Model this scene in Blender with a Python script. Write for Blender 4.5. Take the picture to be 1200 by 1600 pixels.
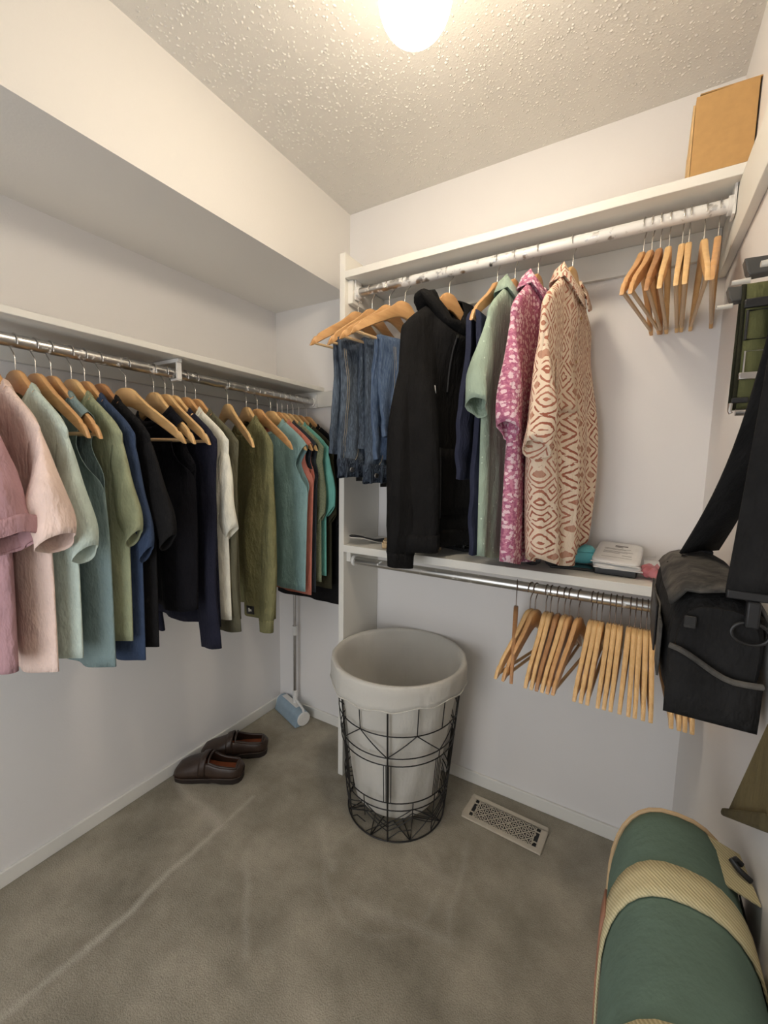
import bpy, bmesh, math, random
from mathutils import Vector, Matrix
from math import sin, cos, pi, radians

for o in list(bpy.data.objects):
    bpy.data.objects.remove(o)
scene = bpy.context.scene
COL = scene.collection
random.seed(7)

# ------------------------------------------------------------------ camera
cam_d = bpy.data.cameras.new('camera')
cam = bpy.data.objects.new('camera', cam_d)
COL.objects.link(cam)
cam_d.sensor_fit = 'VERTICAL'
cam_d.sensor_height = 36.0
cam_d.lens = 655.17 / 1600 * 36.0
cam_d.clip_start = 0.02
_r = Vector((0.85868565, 0.51225555, 0.01591253))
_u = Vector((-0.07071623, 0.08767451, 0.99363595))
_f = Vector((-0.50760041, 0.8543462, -0.11150963))
m = Matrix.Identity(4)
for i in range(3):
    m[i][0] = _r[i]
    m[i][1] = _u[i]
    m[i][2] = -_f[i]
m.translation = Vector((1.62516, -1.62802, 1.34121))
cam.matrix_world = m
scene.camera = cam

# ------------------------------------------------------------------ light and exposure
W = 1.814        # right wall
H = 2.44         # ceiling
YF = -2.35       # wall behind the camera (with the doorway)
w = bpy.data.worlds.new('world')
scene.world = w
w.use_nodes = True
bg = w.node_tree.nodes['Background']
bg.inputs[0].default_value = (0.92, 0.96, 1.0, 1)
bg.inputs[1].default_value = 0.5

door_light = bpy.data.lights.new('doorway_fill', 'AREA')  # area fill beyond the unseen doorway, added to lift the shadows
door_light.shape = 'RECTANGLE'
door_light.size = 1.0
door_light.size_y = 1.6
door_light.energy = 14.0
door_light.color = (0.95, 0.97, 1.0)
dl = bpy.data.objects.new('doorway_fill', door_light)
COL.objects.link(dl)
dl.location = (0.95, YF - 0.35, 1.0)
dl.rotation_euler = (radians(90), 0, 0)

LAMP_STRENGTH = 64.0
LAMP_COLOR = (1.0, 0.86, 0.68)

scene.view_settings.view_transform = 'Standard'
scene.view_settings.look = 'None'
scene.view_settings.gamma = 1.0
scene.view_settings.use_curve_mapping = False
scene.view_settings.exposure = 0.24


# ------------------------------------------------------------------ materials
def lin(c):
    c = c / 255.0
    return c / 12.92 if c <= 0.04045 else ((c + 0.055) / 1.055) ** 2.4


def rgb(r, g, b):
    return (lin(r), lin(g), lin(b), 1.0)


class NT:
    def __init__(s, name):
        s.m = bpy.data.materials.new(name)
        s.m.use_nodes = True
        s.t = s.m.node_tree
        s.n = s.t.nodes
        s.b = s.n['Principled BSDF']

    def node(s, kind, **kw):
        n = s.n.new(kind)
        for k, v in kw.items():
            if k.startswith('i_'):
                n.inputs[k[2:].replace('_', ' ')].default_value = v
            else:
                setattr(n, k, v)
        return n

    def link(s, a, b):
        s.t.links.new(a, b)

    def obj(s, scale=(1, 1, 1)):
        c = s.node('ShaderNodeTexCoord')
        mp = s.node('ShaderNodeMapping')
        mp.inputs['Scale'].default_value = scale
        s.link(c.outputs['Object'], mp.inputs['Vector'])
        return mp.outputs['Vector']

    def noise(s, vec, scale, detail=3.0, rough=0.5):
        n = s.node('ShaderNodeTexNoise')
        n.inputs['Scale'].default_value = scale
        n.inputs['Detail'].default_value = detail
        n.inputs['Roughness'].default_value = rough
        s.link(vec, n.inputs['Vector'])
        return n.outputs['Fac']

    def ramp(s, fac, stops):
        r = s.node('ShaderNodeValToRGB')
        e = r.color_ramp.elements
        while len(e) < len(stops):
            e.new(0.5)
        for i, (p, c) in enumerate(stops):
            e[i].position = p
            e[i].color = c
        s.link(fac, r.inputs['Fac'])
        return r.outputs['Color']

    def bump(s, h, strength=0.3, dist=0.01, prev=None):
        b = s.node('ShaderNodeBump')
        b.inputs['Strength'].default_value = strength
        b.inputs['Distance'].default_value = dist
        s.link(h, b.inputs['Height'])
        if prev is not None:
            s.link(prev, b.inputs['Normal'])
        s.link(b.outputs['Normal'], s.b.inputs['Normal'])
        return b.outputs['Normal']

    def math(s, op, a, b=None, clamp=False):
        n = s.node('ShaderNodeMath', operation=op, use_clamp=clamp)
        for i, v in enumerate((a, b)):
            if v is None:
                continue
            if isinstance(v, (int, float)):
                n.inputs[i].default_value = v
            else:
                s.link(v, n.inputs[i])
        return n.outputs[0]

    def mix(s, fac, a, b):
        n = s.node('ShaderNodeMix', data_type='RGBA')
        if isinstance(fac, (int, float)):
            n.inputs[0].default_value = fac
        else:
            s.link(fac, n.inputs[0])
        for i, v in ((6, a), (7, b)):
            if isinstance(v, tuple):
                n.inputs[i].default_value = v
            else:
                s.link(v, n.inputs[i])
        return n.outputs[2]


def plain(name, col, rough=0.6, metal=0.0, var=0.06, nscale=30, bump=0.0, bscale=200):
    t = NT(name)
    v = t.obj()
    f = t.noise(v, nscale)
    d = tuple(c * (1 - var) for c in col[:3]) + (1,)
    l = tuple(min(1, c * (1 + var)) for c in col[:3]) + (1,)
    t.link(t.ramp(f, [(0.3, d), (0.7, l)]), t.b.inputs['Base Color'])
    t.b.inputs['Roughness'].default_value = rough
    t.b.inputs['Metallic'].default_value = metal
    if bump:
        t.bump(t.noise(v, bscale, 2), bump, 0.002)
    return t.m


def paint_mat(name, col, bump=0.12):
    t = NT(name)
    v = t.obj()
    f = t.noise(v, 3.0, 4)
    d = tuple(c * 0.975 for c in col[:3]) + (1,)
    t.link(t.ramp(f, [(0.3, d), (0.7, col)]), t.b.inputs['Base Color'])
    t.b.inputs['Roughness'].default_value = 0.55
    t.bump(t.noise(v, 160, 3), bump, 0.002)
    return t.m


def fabric(name, col, var=0.10, bump=0.35, pattern=None):
    t = NT(name)
    v = t.obj()
    f = t.noise(v, 14, 4)
    d = tuple(c * (1 - var) for c in col[:3]) + (1,)
    l = tuple(min(1, c * (1 + var)) for c in col[:3]) + (1,)
    base = t.ramp(f, [(0.3, d), (0.7, l)])
    if pattern:
        base = pattern(t, v, base)
    t.link(base, t.b.inputs['Base Color'])
    t.b.inputs['Roughness'].default_value = 0.9
    t.b.inputs['Specular IOR Level'].default_value = 0.15
    n1 = t.bump(t.noise(t.obj((1, 1, 0.4)), 20, 4, 0.6), bump * 1.7, 0.03)
    t.bump(t.noise(v, 900, 1), 0.25, 0.0008, n1)
    return t.m


def wood(name, c1, c2, rough=0.38):
    t = NT(name)
    v = t.obj((1, 6, 9))
    f = t.noise(v, 9, 6, 0.6)
    t.link(t.ramp(f, [(0.3, c1), (0.7, c2)]), t.b.inputs['Base Color'])
    t.b.inputs['Roughness'].default_value = rough
    t.bump(f, 0.08, 0.002)
    return t.m


M = {}
M['wall'] = paint_mat('wall_paint', (0.84, 0.815, 0.795, 1))
M['trim'] = paint_mat('trim_paint', (0.82, 0.80, 0.745, 1), 0.05)
M['board'] = paint_mat('shelf_paint', (0.80, 0.78, 0.72, 1), 0.06)

# popcorn ceiling: sparse raised blobs
t = NT('popcorn_ceiling')
v = t.obj()
vor = t.node('ShaderNodeTexVoronoi', feature='SMOOTH_F1')
vor.inputs['Scale'].default_value = 105
vor.inputs['Smoothness'].default_value = 0.25
t.link(v, vor.inputs['Vector'])
blob = t.math('SUBTRACT', 0.42, vor.outputs['Distance'])
mask = t.math('MULTIPLY', t.math('MAXIMUM', blob, 0.0), t.math('GREATER_THAN', t.noise(v, 55, 2), 0.47))
h = t.math('ADD', t.math('MULTIPLY', mask, 0.5), t.math('MULTIPLY', t.noise(v, 220, 3), 0.35))
t.bump(h, 0.4, 0.004)
t.b.inputs['Base Color'].default_value = (0.72, 0.69, 0.635, 1)
t.b.inputs['Roughness'].default_value = 0.8
M['ceiling'] = t.m

# carpet with vacuum strokes and dents of the pile
t = NT('carpet')
c = t.node('ShaderNodeTexCoord')
v = c.outputs['Object']
wn = t.node('ShaderNodeTexNoise')
wn.inputs['Scale'].default_value = 7
wn.inputs['Detail'].default_value = 4
t.link(v, wn.inputs['Vector'])
sep = t.node('ShaderNodeSeparateXYZ')
t.link(v, sep.inputs[0])
wob = t.math('MULTIPLY', t.math('SUBTRACT', wn.outputs['Fac'], 0.5), 0.045)
X = t.math('ADD', sep.outputs[0], wob)
Y = t.math('ADD', sep.outputs[1], wob)


def seg(ax, ay, bx, by, wd):
    """soft mask of a stroke from a to b"""
    L2 = (bx - ax) ** 2 + (by - ay) ** 2
    dx = t.math('SUBTRACT', X, ax)
    dy = t.math('SUBTRACT', Y, ay)
    k = t.math('DIVIDE', t.math('ADD', t.math('MULTIPLY', dx, bx - ax), t.math('MULTIPLY', dy, by - ay)), L2, True)
    ex = t.math('SUBTRACT', dx, t.math('MULTIPLY', k, bx - ax))
    ey = t.math('SUBTRACT', dy, t.math('MULTIPLY', k, by - ay))
    d = t.math('SQRT', t.math('ADD', t.math('MULTIPLY', ex, ex), t.math('MULTIPLY', ey, ey)))
    return t.math('SUBTRACT', 1.0, t.math('DIVIDE', d, wd), True)


tot = None
for (ax, ay, bx, by, wd, st) in [(0.42, -1.16, 0.396, -0.71, 0.018, 0.9), (0.396, -0.71, 0.06, -0.668, 0.03, 0.6),
                                 (0.395, -1.4, 0.42, -1.16, 0.02, 0.6), (0.396, -0.71, 0.393, -0.55, 0.014, 0.6),
                                 (0.56, -0.73, 0.80, -0.95, 0.02, 0.35), (0.97, -0.68, 1.263, -0.623, 0.03, 0.35),
                                 (1.05, -0.45, 1.2, -0.47, 0.03, 0.3), (0.7, -0.5, 0.85, -0.62, 0.03, 0.4),
                                 (1.2, -0.3, 1.26, -0.62, 0.02, 0.3), (0.35, -0.3, 0.6, -0.28, 0.05, 0.25)]:
    s_ = t.math('MULTIPLY', seg(ax, ay, bx, by, wd), st)
    tot = s_ if tot is None else t.math('MAXIMUM', tot, s_)
# ring dented by the basket where it stood before
rx = t.math('SUBTRACT', X, 1.0)
ry = t.math('SUBTRACT', Y, -0.55)
rd = t.math('SQRT', t.math('ADD', t.math('MULTIPLY', rx, rx), t.math('MULTIPLY', ry, ry)))
ring = t.math('SUBTRACT', 1.0, t.math('DIVIDE', t.math('ABSOLUTE', t.math('SUBTRACT', rd, 0.19)), 0.018), True)
tot = t.math('MAXIMUM', tot, t.math('MULTIPLY', ring, 0.22))
big = t.noise(v, 3.6, 6, 0.62)
fine = t.noise(v, 260, 3)
base = t.ramp(big, [(0.3, (0.235, 0.212, 0.165, 1)), (0.72, (0.50, 0.455, 0.365, 1))])
col = t.mix(t.math('MULTIPLY', tot, 0.62), base, (0.68, 0.63, 0.54, 1))
sp = t.node('ShaderNodeMix', data_type='RGBA', blend_type='MULTIPLY')
sp.inputs[0].default_value = 0.55
t.link(col, sp.inputs[6])
t.link(t.ramp(fine, [(0.3, (0.62, 0.62, 0.62, 1)), (0.65, (1, 1, 1, 1))]), sp.inputs[7])
t.link(sp.outputs[2], t.b.inputs['Base Color'])
t.b.inputs['Roughness'].default_value = 1.0
t.b.inputs['Specular IOR Level'].default_value = 0.1
n1 = t.bump(fine, 0.6, 0.004)
t.bump(t.noise(v, 22, 3), 0.25, 0.012, n1)
M['carpet'] = t.m

M['wood_light'] = wood('maple_wood', rgb(222, 178, 120), rgb(236, 198, 142))
M['wood_mid'] = wood('beech_wood', rgb(202, 152, 100), rgb(220, 174, 120))
M['wood_dark'] = wood('aged_wood', rgb(166, 118, 78), rgb(190, 142, 96))
M['dowel'] = wood('dowel_wood', rgb(198, 166, 124), rgb(214, 184, 144))
M['hook'] = plain('hook_wire', (0.62, 0.60, 0.57, 1), 0.3, 1.0)
M['hook_dark'] = plain('bronze_wire', (0.22, 0.17, 0.14, 1), 0.35, 1.0)


def rod_mat(name, amount, graded=False):
    t = NT(name)
    v = t.obj((1, 1, 1))
    f = t.noise(v, 38, 5, 0.65)
    if graded:
        sp = t.node('ShaderNodeSeparateXYZ')
        t.link(v, sp.inputs[0])
        f = t.math('ADD', f, t.math('MULTIPLY', t.math('SUBTRACT', 0.42, sp.outputs[0]), 0.5, True))
    k = t.ramp(f, [(amount, (0, 0, 0, 1)), (amount + 0.03, (1, 1, 1, 1))])
    t.link(t.mix(k, (0.80, 0.79, 0.76, 1), (0.60, 0.595, 0.58, 1)), t.b.inputs['Base Color'])
    t.link(t.math('MULTIPLY', k, 1.0), t.b.inputs['Metallic'])
    t.b.inputs['Roughness'].default_value = 0.3
    t.bump(k, -0.4, 0.002)
    return t.m


M['rod'] = rod_mat('galvanized_rod', 0.36)
M['rod_painted'] = rod_mat('flaking_white_rod', 0.60, True)
M['white_plastic'] = plain('white_plastic', (0.78, 0.77, 0.74, 1), 0.4)
M['black_metal'] = plain('black_wire', (0.012, 0.011, 0.011, 1), 0.45)
M['liner'] = fabric('liner_cotton', (0.86, 0.84, 0.79, 1), 0.02, 0.18)
lt = M['liner'].node_tree
tl_ = lt.nodes.new('ShaderNodeBsdfTranslucent')
tl_.inputs['Color'].default_value = (0.86, 0.83, 0.77, 1)
mxs = lt.nodes.new('ShaderNodeMixShader')
mxs.inputs[0].default_value = 0.42
lt.links.new(lt.nodes['Principled BSDF'].outputs[0], mxs.inputs[1])
lt.links.new(tl_.outputs[0], mxs.inputs[2])
lt.links.new(mxs.outputs[0], lt.nodes['Material Output'].inputs['Surface'])
M['steel'] = plain('brushed_steel', (0.50, 0.48, 0.46, 1), 0.32, 1.0)
M['black'] = plain('black_plastic', (0.012, 0.012, 0.013, 1), 0.45)
M['black_matte'] = plain('black_foam', (0.02, 0.02, 0.022, 1), 0.85, bump=0.3)
M['cardboard'] = plain('cardboard', rgb(186, 146, 92), 0.8, var=0.05, nscale=60)
M['cardboard_edge'] = plain('cardboard_edge', rgb(206, 172, 122), 0.85, var=0.12, nscale=90)
M['leather'] = plain('brown_leather', rgb(54, 39, 30), 0.42, var=0.22, nscale=26, bump=0.3, bscale=90)
M['sole'] = plain('dark_rubber_sole', rgb(40, 31, 26), 0.7)
M['lining'] = plain('orange_lining', rgb(140, 74, 44), 0.85, var=0.3)


# ------------------------------------------------------------------ mesh helpers
class MB:
    def __init__(s):
        s.v = []
        s.f = []

    def add(s, verts, faces):
        k = len(s.v)
        s.v += [tuple(x) for x in verts]
        s.f += [tuple(i + k for i in f) for f in faces]

    def box(s, lo, hi, mat=None):
        (a, b, c), (d, e, f) = lo, hi
        vs = [(a, b, c), (d, b, c), (d, e, c), (a, e, c), (a, b, f), (d, b, f), (d, e, f), (a, e, f)]
        if mat is not None:
            vs = [mat @ Vector(q) for q in vs]
        s.add(vs, [(3, 2, 1, 0), (4, 5, 6, 7), (0, 1, 5, 4), (1, 2, 6, 5), (2, 3, 7, 6), (3, 0, 4, 7)])
        return s

    def loft(s, rings, closed=True, caps=True, loop=False):
        n = len(rings[0])
        vs = [p for r in rings for p in r]
        fs = []
        R = len(rings)
        for i in range(R if loop else R - 1):
            i2 = (i + 1) % R
            for j in range(n if closed else n - 1):
                j2 = (j + 1) % n
                fs.append((i * n + j, i * n + j2, i2 * n + j2, i2 * n + j))
        if caps and closed and not loop:
            fs.append(tuple(range(n - 1, -1, -1)))
            fs.append(tuple(range((R - 1) * n, R * n)))
        s.add(vs, fs)
        return s

    def tube(s, path, r, seg=8, loop=False, caps=True):
        P = [Vector(p) for p in path]
        n = len(P)
        rings = []
        up = None
        for i in range(n):
            a = P[(i - 1) % n] if (loop or i > 0) else P[i]
            b = P[(i + 1) % n] if (loop or i < n - 1) else P[i]
            d = (b - a)
            if d.length < 1e-9:
                d = Vector((0, 0, 1))
            d.normalize()
            if up is None:
                q = Vector((0, 0, 1)) if abs(d.z) < 0.9 else Vector((1, 0, 0))
                up = (q - d * q.dot(d)).normalized()
            else:
                up = (up - d * up.dot(d))
                if up.length < 1e-6:
                    q = Vector((0, 0, 1)) if abs(d.z) < 0.9 else Vector((1, 0, 0))
                    up = q - d * q.dot(d)
                up.normalize()
            sd = d.cross(up)
            rr = r[i] if isinstance(r, (list, tuple)) else r
            rings.append([P[i] + up * (rr * cos(2 * pi * k / seg)) + sd * (rr * sin(2 * pi * k / seg)) for k in range(seg)])
        s.loft(rings, True, caps, loop)
        return s

    def prism(s, poly, lo, hi, axis='z', mat=None):
        """poly: 2D points, extruded along axis"""
        def mk(p, h):
            q = {'z': (p[0], p[1], h), 'y': (p[0], h, p[1]), 'x': (h, p[0], p[1])}[axis]
            return mat @ Vector(q) if mat is not None else Vector(q)
        s.loft([[mk(p, lo) for p in poly], [mk(p, hi) for p in poly]])
        return s

    def lathe(s, prof, seg=32, c=(0, 0, 0), caps=False):
        rings = [[(c[0] + r * cos(2 * pi * k / seg), c[1] + r * sin(2 * pi * k / seg), c[2] + z) for k in range(seg)] for r, z in prof]
        s.loft(rings, True, caps)
        return s

    def grid(s, g):
        n = len(g[0])
        vs = [p for r in g for p in r]
        fs = [(i * n + j, i * n + j + 1, (i + 1) * n + j + 1, (i + 1) * n + j) for i in range(len(g) - 1) for j in range(n - 1)]
        s.add(vs, fs)
        return s

    def mesh(s, name, mat, smooth=True, angle=40, weld=True):
        me = bpy.data.meshes.new(name)
        me.from_pydata(s.v, [], s.f)
        bm = bmesh.new()
        bm.from_mesh(me)
        if weld:
            bmesh.ops.remove_doubles(bm, verts=bm.verts, dist=1e-5)
        bmesh.ops.recalc_face_normals(bm, faces=bm.faces)
        bm.to_mesh(me)
        bm.free()
        if smooth:
            me.shade_smooth()
            me.set_sharp_from_angle(angle=radians(angle))
        me.materials.append(mat)
        return me

    def build(s, name, mat, parent=None, smooth=True, angle=40, bevel=0, solid=0, sub=0, loc=None, weld=True):
        o = bpy.data.objects.new(name, s.mesh(name, mat, smooth, angle, weld))
        COL.objects.link(o)
        if parent is not None:
            o.parent = parent
        if loc is not None:
            o.location = loc
        if bevel:
            b = o.modifiers.new('bevel', 'BEVEL')
            b.width = bevel
            b.segments = 2
            b.limit_method = 'ANGLE'
        if sub:
            b = o.modifiers.new('sub', 'SUBSURF')
            b.levels = sub
            b.render_levels = sub
        if solid:
            b = o.modifiers.new('solid', 'SOLIDIFY')
            b.thickness = solid
            b.offset = 0
        return o


def tag(o, label, cat, group=None, kind=None):
    o['label'] = label
    o['category'] = cat
    if group:
        o['group'] = group
    if kind:
        o['kind'] = kind
    return o


def thing(name, label, cat, loc=(0, 0, 0), rotz=0.0, group=None):
    o = bpy.data.objects.new(name, None)
    o.empty_display_size = 0.05
    COL.objects.link(o)
    o.location = loc
    o.rotation_euler = (0, 0, rotz)
    return tag(o, label, cat, group)


def struct(o):
    o['kind'] = 'structure'
    return o


def lerp(a, b, k):
    return a + (b - a) * k


def interp(x, tab):
    if x <= tab[0][0]:
        return tab[0][1]
    for (a, b), (c, d) in zip(tab, tab[1:]):
        if x <= c:
            return b + (d - b) * (x - a) / (c - a)
    return tab[-1][1]


def smooth(x):
    x = max(0, min(1, x))
    return x * x * (3 - 2 * x)


# ------------------------------------------------------------------ room shell
YB = YF
struct(MB().box((-0.1, YB - 0.5, -0.1), (W + 0.1, 0.1, 0)).build('floor', M['carpet'], smooth=False))
struct(MB().box((-0.1, YB - 0.1, H), (W + 0.1, 0.1, H + 0.1)).build('ceiling', M['ceiling'], smooth=False))
struct(MB().box((-0.1, YB, 0), (0, 0, H)).build('wall_left', M['wall'], smooth=False))
struct(MB().box((-0.1, 0, 0), (W + 0.1, 0.1, H)).build('wall_back', M['wall'], smooth=False))
struct(MB().box((W, YB, 0), (W + 0.1, 0, H)).build('wall_right', M['wall'], smooth=False))
f = MB()
f.box((-0.1, YB - 0.1, 0), (0.45, YB, H))
f.box((1.45, YB - 0.1, 0), (W + 0.1, YB, H))
f.box((0.45, YB - 0.1, 2.05), (1.45, YB, H))
struct(f.build('wall_front', M['wall'], smooth=False))
# boxed soffit above the left shelf
t = NT('soffit_paint')
v = t.obj()
t.b.inputs['Base Color'].default_value = (0.81, 0.785, 0.745, 1)
t.b.inputs['Roughness'].default_value = 0.55
sepz = t.node('ShaderNodeSeparateXYZ')
t.link(v, sepz.inputs[0])
near = t.math('MULTIPLY', t.math('SUBTRACT', sepz.outputs[2], 2.2), 4.5, True)
spk = t.math('GREATER_THAN', t.noise(v, 60, 2), 0.70)
hh = t.math('ADD', t.math('MULTIPLY', t.math('MULTIPLY', spk, near), 1.5), t.math('MULTIPLY', t.noise(v, 160, 3), 0.25))
t.bump(hh, 0.35, 0.003)
struct(MB().box((0, YB, 2.098), (0.46, 0, H)).build('trim_1', t.m, smooth=False))

struct(MB().box((0, YB, 0), (0.011, 0, 0.052)).build('baseboard_left', M['trim'], smooth=False, bevel=0.003))
f = MB().box((0.011, -0.011, 0), (0.603, 0, 0.052))
f.box((0.632, -0.011, 0), (W - 0.011, 0, 0.052))
struct(f.build('baseboard_back', M['trim'], smooth=False, bevel=0.003))
struct(MB().box((W - 0.011, YB, 0), (W, 0, 0.052)).build('baseboard_right', M['trim'], smooth=False, bevel=0.003))

# ------------------------------------------------------------------ ceiling lamp
LX, LY = 1.191, -0.809
lamp = thing('ceiling_lamp', 'glowing white round glass globe lamp on the textured ceiling', 'lamp', (LX, LY, H))
MB().lathe([(0.0, -0.0005), (0.066, -0.0005), (0.070, -0.006), (0.068, -0.018), (0.050, -0.030), (0.046, -0.075), (0.050, -0.100), (0.052, -0.126), (0.046, -0.1265), (0.0, -0.1265)], 32).build('lamp_base', M['white_plastic'], lamp)
g = MB()
GR, GZ = 0.072, -0.190
prof = [(0.0, GZ - GR)] + [(GR * sin(a), GZ - GR * cos(a)) for a in [pi * k / 20 for k in range(1, 17)]] + [(0.040, GZ + 0.0600), (0.040, -0.1268)]
g.lathe(prof, 40)
t = NT('lit_globe_glass')
t.b.inputs['Base Color'].default_value = (0.9, 0.88, 0.84, 1)
t.b.inputs['Emission Color'].default_value = LAMP_COLOR + (1,)
lz = t.node('ShaderNodeSeparateXYZ')
t.link(t.obj(), lz.inputs[0])
# the opal glass is brightest towards its lower end, dimmer near the fitting
mr = t.node('ShaderNodeMapRange')
mr.inputs['From Min'].default_value = -0.150
mr.inputs['From Max'].default_value = -0.210
mr.inputs['To Min'].default_value = 0.45 * LAMP_STRENGTH
mr.inputs['To Max'].default_value = LAMP_STRENGTH
t.link(lz.outputs[2], mr.inputs['Value'])
t.link(mr.outputs['Result'], t.b.inputs['Emission Strength'])
g.build('globe', t.m, lamp, angle=80)

# ------------------------------------------------------------------ closet fittings
div = thing('divider_panel', 'tall white painted board dividing the closet, standing beside the wire basket', 'panel', (0.617, 0, 0))
MB().box((-0.0125, -0.269, 0.0005), (0.0125, -0.0005, 2.135)).build('board', M['board'], div, smooth=False, bevel=0.002)
MB().box((0.0127, -0.25, 0.945), (0.033, -0.001, 0.9865)).build('cleat', M['board'], div, smooth=False, bevel=0.002)
MB().box((0.0127, -0.25, 1.955), (0.035, -0.001, 2.0395)).build('cleat', M['board'], div, smooth=False, bevel=0.002)


def shelf(name, label, lo, hi):
    o = MB().box(lo, hi).build(name, M['board'], smooth=False, bevel=0.002)
    return tag(o, label, 'shelf')


shelf('closet_shelf', 'high white shelf under the ceiling carrying the cardboard box', (0.6305, -0.272, 2.041), (W - 0.001, -0.0005, 2.067))
shelf('closet_shelf', 'white mid-height shelf carrying the teal case and mail packets', (0.6305, -0.272, 0.9875), (W - 0.001, -0.0005, 1.017))
shelf('closet_shelf', 'long white shelf on the left wall above the row of shirts', (0.0005, YB + 0.002, 1.686), (0.313, -0.0005, 1.705))


def cleat(label, lo, hi):
    o = MB().box(lo, hi).build('shelf_cleat', M['board'], smooth=False, bevel=0.002)
    return tag(o, label, 'cleat')


cleat('white cleat board on the left wall under the long left shelf', (0.0005, YB + 0.002, 1.628), (0.019, -0.0005, 1.6855))
cleat('white cleat board on the back wall where the left rod ends', (0.0195, -0.019, 1.612), (0.604, -0.0005, 1.6855))
cleat('white cleat board on the back wall under the high right shelf', (0.6525, -0.019, 1.958), (W - 0.021, -0.0005, 2.0405))
cleat('white cleat board running along the right wall under the high shelf', (W - 0.02, YB + 0.002, 1.905), (W - 0.0005, -0.0005, 2.0405))
cleat('white cleat board on the back wall under the mid-height shelf', (0.6505, -0.019, 0.925), (W - 0.001, -0.0005, 0.987))


def rod(label, a, b, mat, up, cups):
    a = Vector(a)
    b = Vector(b)
    root = thing('closet_rod', label, 'rod', a)
    n = 24
    MB().tube([(b - a) * (k / n) for k in range(n + 1)], 0.0165, 20).build('tube', mat, root)
    d = (b - a).normalized()
    for q, s in cups:
        p = (a if q == 0 else b) - a
        MB().tube([p - d * 0.0008 * s, p + d * (0.012 * s)], 0.0225, 20).build('end_socket', M['white_plastic'], root, bevel=0.002)
        # bracket plate behind the socket
        c = p
        if up:
            if abs(d.x) > 0.5:
                MB().box((c.x - 0.003, c.y - 0.02, c.z - 0.03), (c.x + 0.003, c.y + 0.02, c.z + 0.045)).build('end_plate', M['white_plastic'], root, smooth=False, bevel=0.001)
            else:
                MB().box((c.x - 0.024, c.y - 0.004, c.z - 0.028), (c.x + 0.024, c.y + 0.004, c.z + 0.04)).build('end_plate', M['white_plastic'], root, smooth=False, bevel=0.001)
    return root


RLX, RLZ = 0.262, 1.636      # left rod
RUY, RUZ = -0.220, 2.000     # upper right rod
RLY2, RLZ2 = -0.232, 0.950   # lower right rod
left_rod = rod('long steel rod on the left wall carrying the row of shirts', (RLX, YB + 0.01, RLZ), (RLX, -0.024, RLZ), M['rod'], True, [(1, -1)])
rod('upper rod with flaking white paint under the high right shelf', (0.657, RUY, RUZ), (W - 0.025, RUY, RUZ), M['rod_painted'], True, [(0, 1), (1, -1)])
rod('lower steel rod under the mid-height shelf full of empty hangers', (0.655, RLY2, RLZ2), (W - 0.005, RLY2, RLZ2), M['rod'], False, [(0, 1), (1, -1)])
# hook bracket in the middle of the left rod
yb = -0.735
pts = [(RLX + 0.0, yb, 1.685), (RLX + 0.004, yb, 1.66)]
MB().box((0.02 - RLX, yb - YB - 0.01 - 0.008, 1.672 - RLZ), (0.03, yb - YB - 0.01 + 0.008, 1.6845 - RLZ)).build('bracket_arm', M['white_plastic'], left_rod, smooth=False, bevel=0.002)
MB().box((0.018, yb - YB - 0.01 - 0.009, -0.02), (0.024, yb - YB - 0.01 + 0.009, 0.038)).build('bracket_strap', M['white_plastic'], left_rod, smooth=False, bevel=0.001)
MB().box((-0.016, yb - YB - 0.01 - 0.009, -0.0235), (0.022, yb - YB - 0.01 + 0.009, -0.0168)).build('bracket_cradle', M['white_plastic'], left_rod, smooth=False, bevel=0.001)


# ------------------------------------------------------------------ hangers
RR = 0.0165
HTOP = [(0, -0.072), (0.016, -0.073), (0.03, -0.080), (0.048, -0.098), (0.08, -0.125), (0.12, -0.153), (0.16, -0.182), (0.185, -0.203), (0.198, -0.222), (0.203, -0.236)]
HBOT = [(0, -0.128), (0.02, -0.131), (0.05, -0.146), (0.1, -0.176), (0.15, -0.209), (0.18, -0.230), (0.195, -0.240), (0.203, -0.241)]
_hm = {}


def hanger_meshes(wm, bar, hookmat):
    key = (wm, bar, hookmat)
    if key in _hm:
        return _hm[key]
    xs = [-0.203, -0.201, -0.196, -0.187, -0.18, -0.176, -0.172, -0.16, -0.12, -0.08, -0.06, -0.045, -0.03, -0.016]
    xs = xs + [0.0] + [-q for q in reversed(xs)]
    rings = []
    for x in xs:
        a = abs(x)
        zt = interp(a, HTOP)
        zb = interp(a, HBOT)
        if 0.173 < a < 0.182:
            zt -= 0.004      # notch near the end
        if zt - zb < 0.004:
            zt = zb + 0.004
        h = lerp(0.0075, 0.0048, a / 0.2)
        c = min(0.003, (zt - zb) * 0.3)
        rings.append([(x, -h, zb + c), (x, -h + c, zb), (x, h - c, zb), (x, h, zb + c), (x, h, zt - c), (x, h - c, zt), (x, -h + c, zt), (x, -h, zt - c)])
    body = MB().loft(rings).mesh('hanger_body', M[wm], angle=50)
    hr, wr = 0.0215, 0.0017
    zc = RR + wr + 0.0003 - hr
    pts = [(hr * cos(a), 0, zc + hr * sin(a)) for a in [radians(d) for d in range(-20, 181, 16)]]
    pts += [(-hr * 0.93, 0, zc - 0.009), (-hr * 0.6, 0, zc - 0.018), (-0.004, 0, zc - 0.028), (0, 0, zc - 0.036), (0, 0, -0.080)]
    hook = MB().tube(pts, wr, 6).mesh('hook', M[hookmat], angle=80)
    b = MB().tube([(-0.192, 0, -0.229), (0.192, 0, -0.229)], 0.0048, 8).mesh('bar', M['dowel']) if bar else None
    _hm[key] = (body, hook, b)
    return _hm[key]


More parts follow.
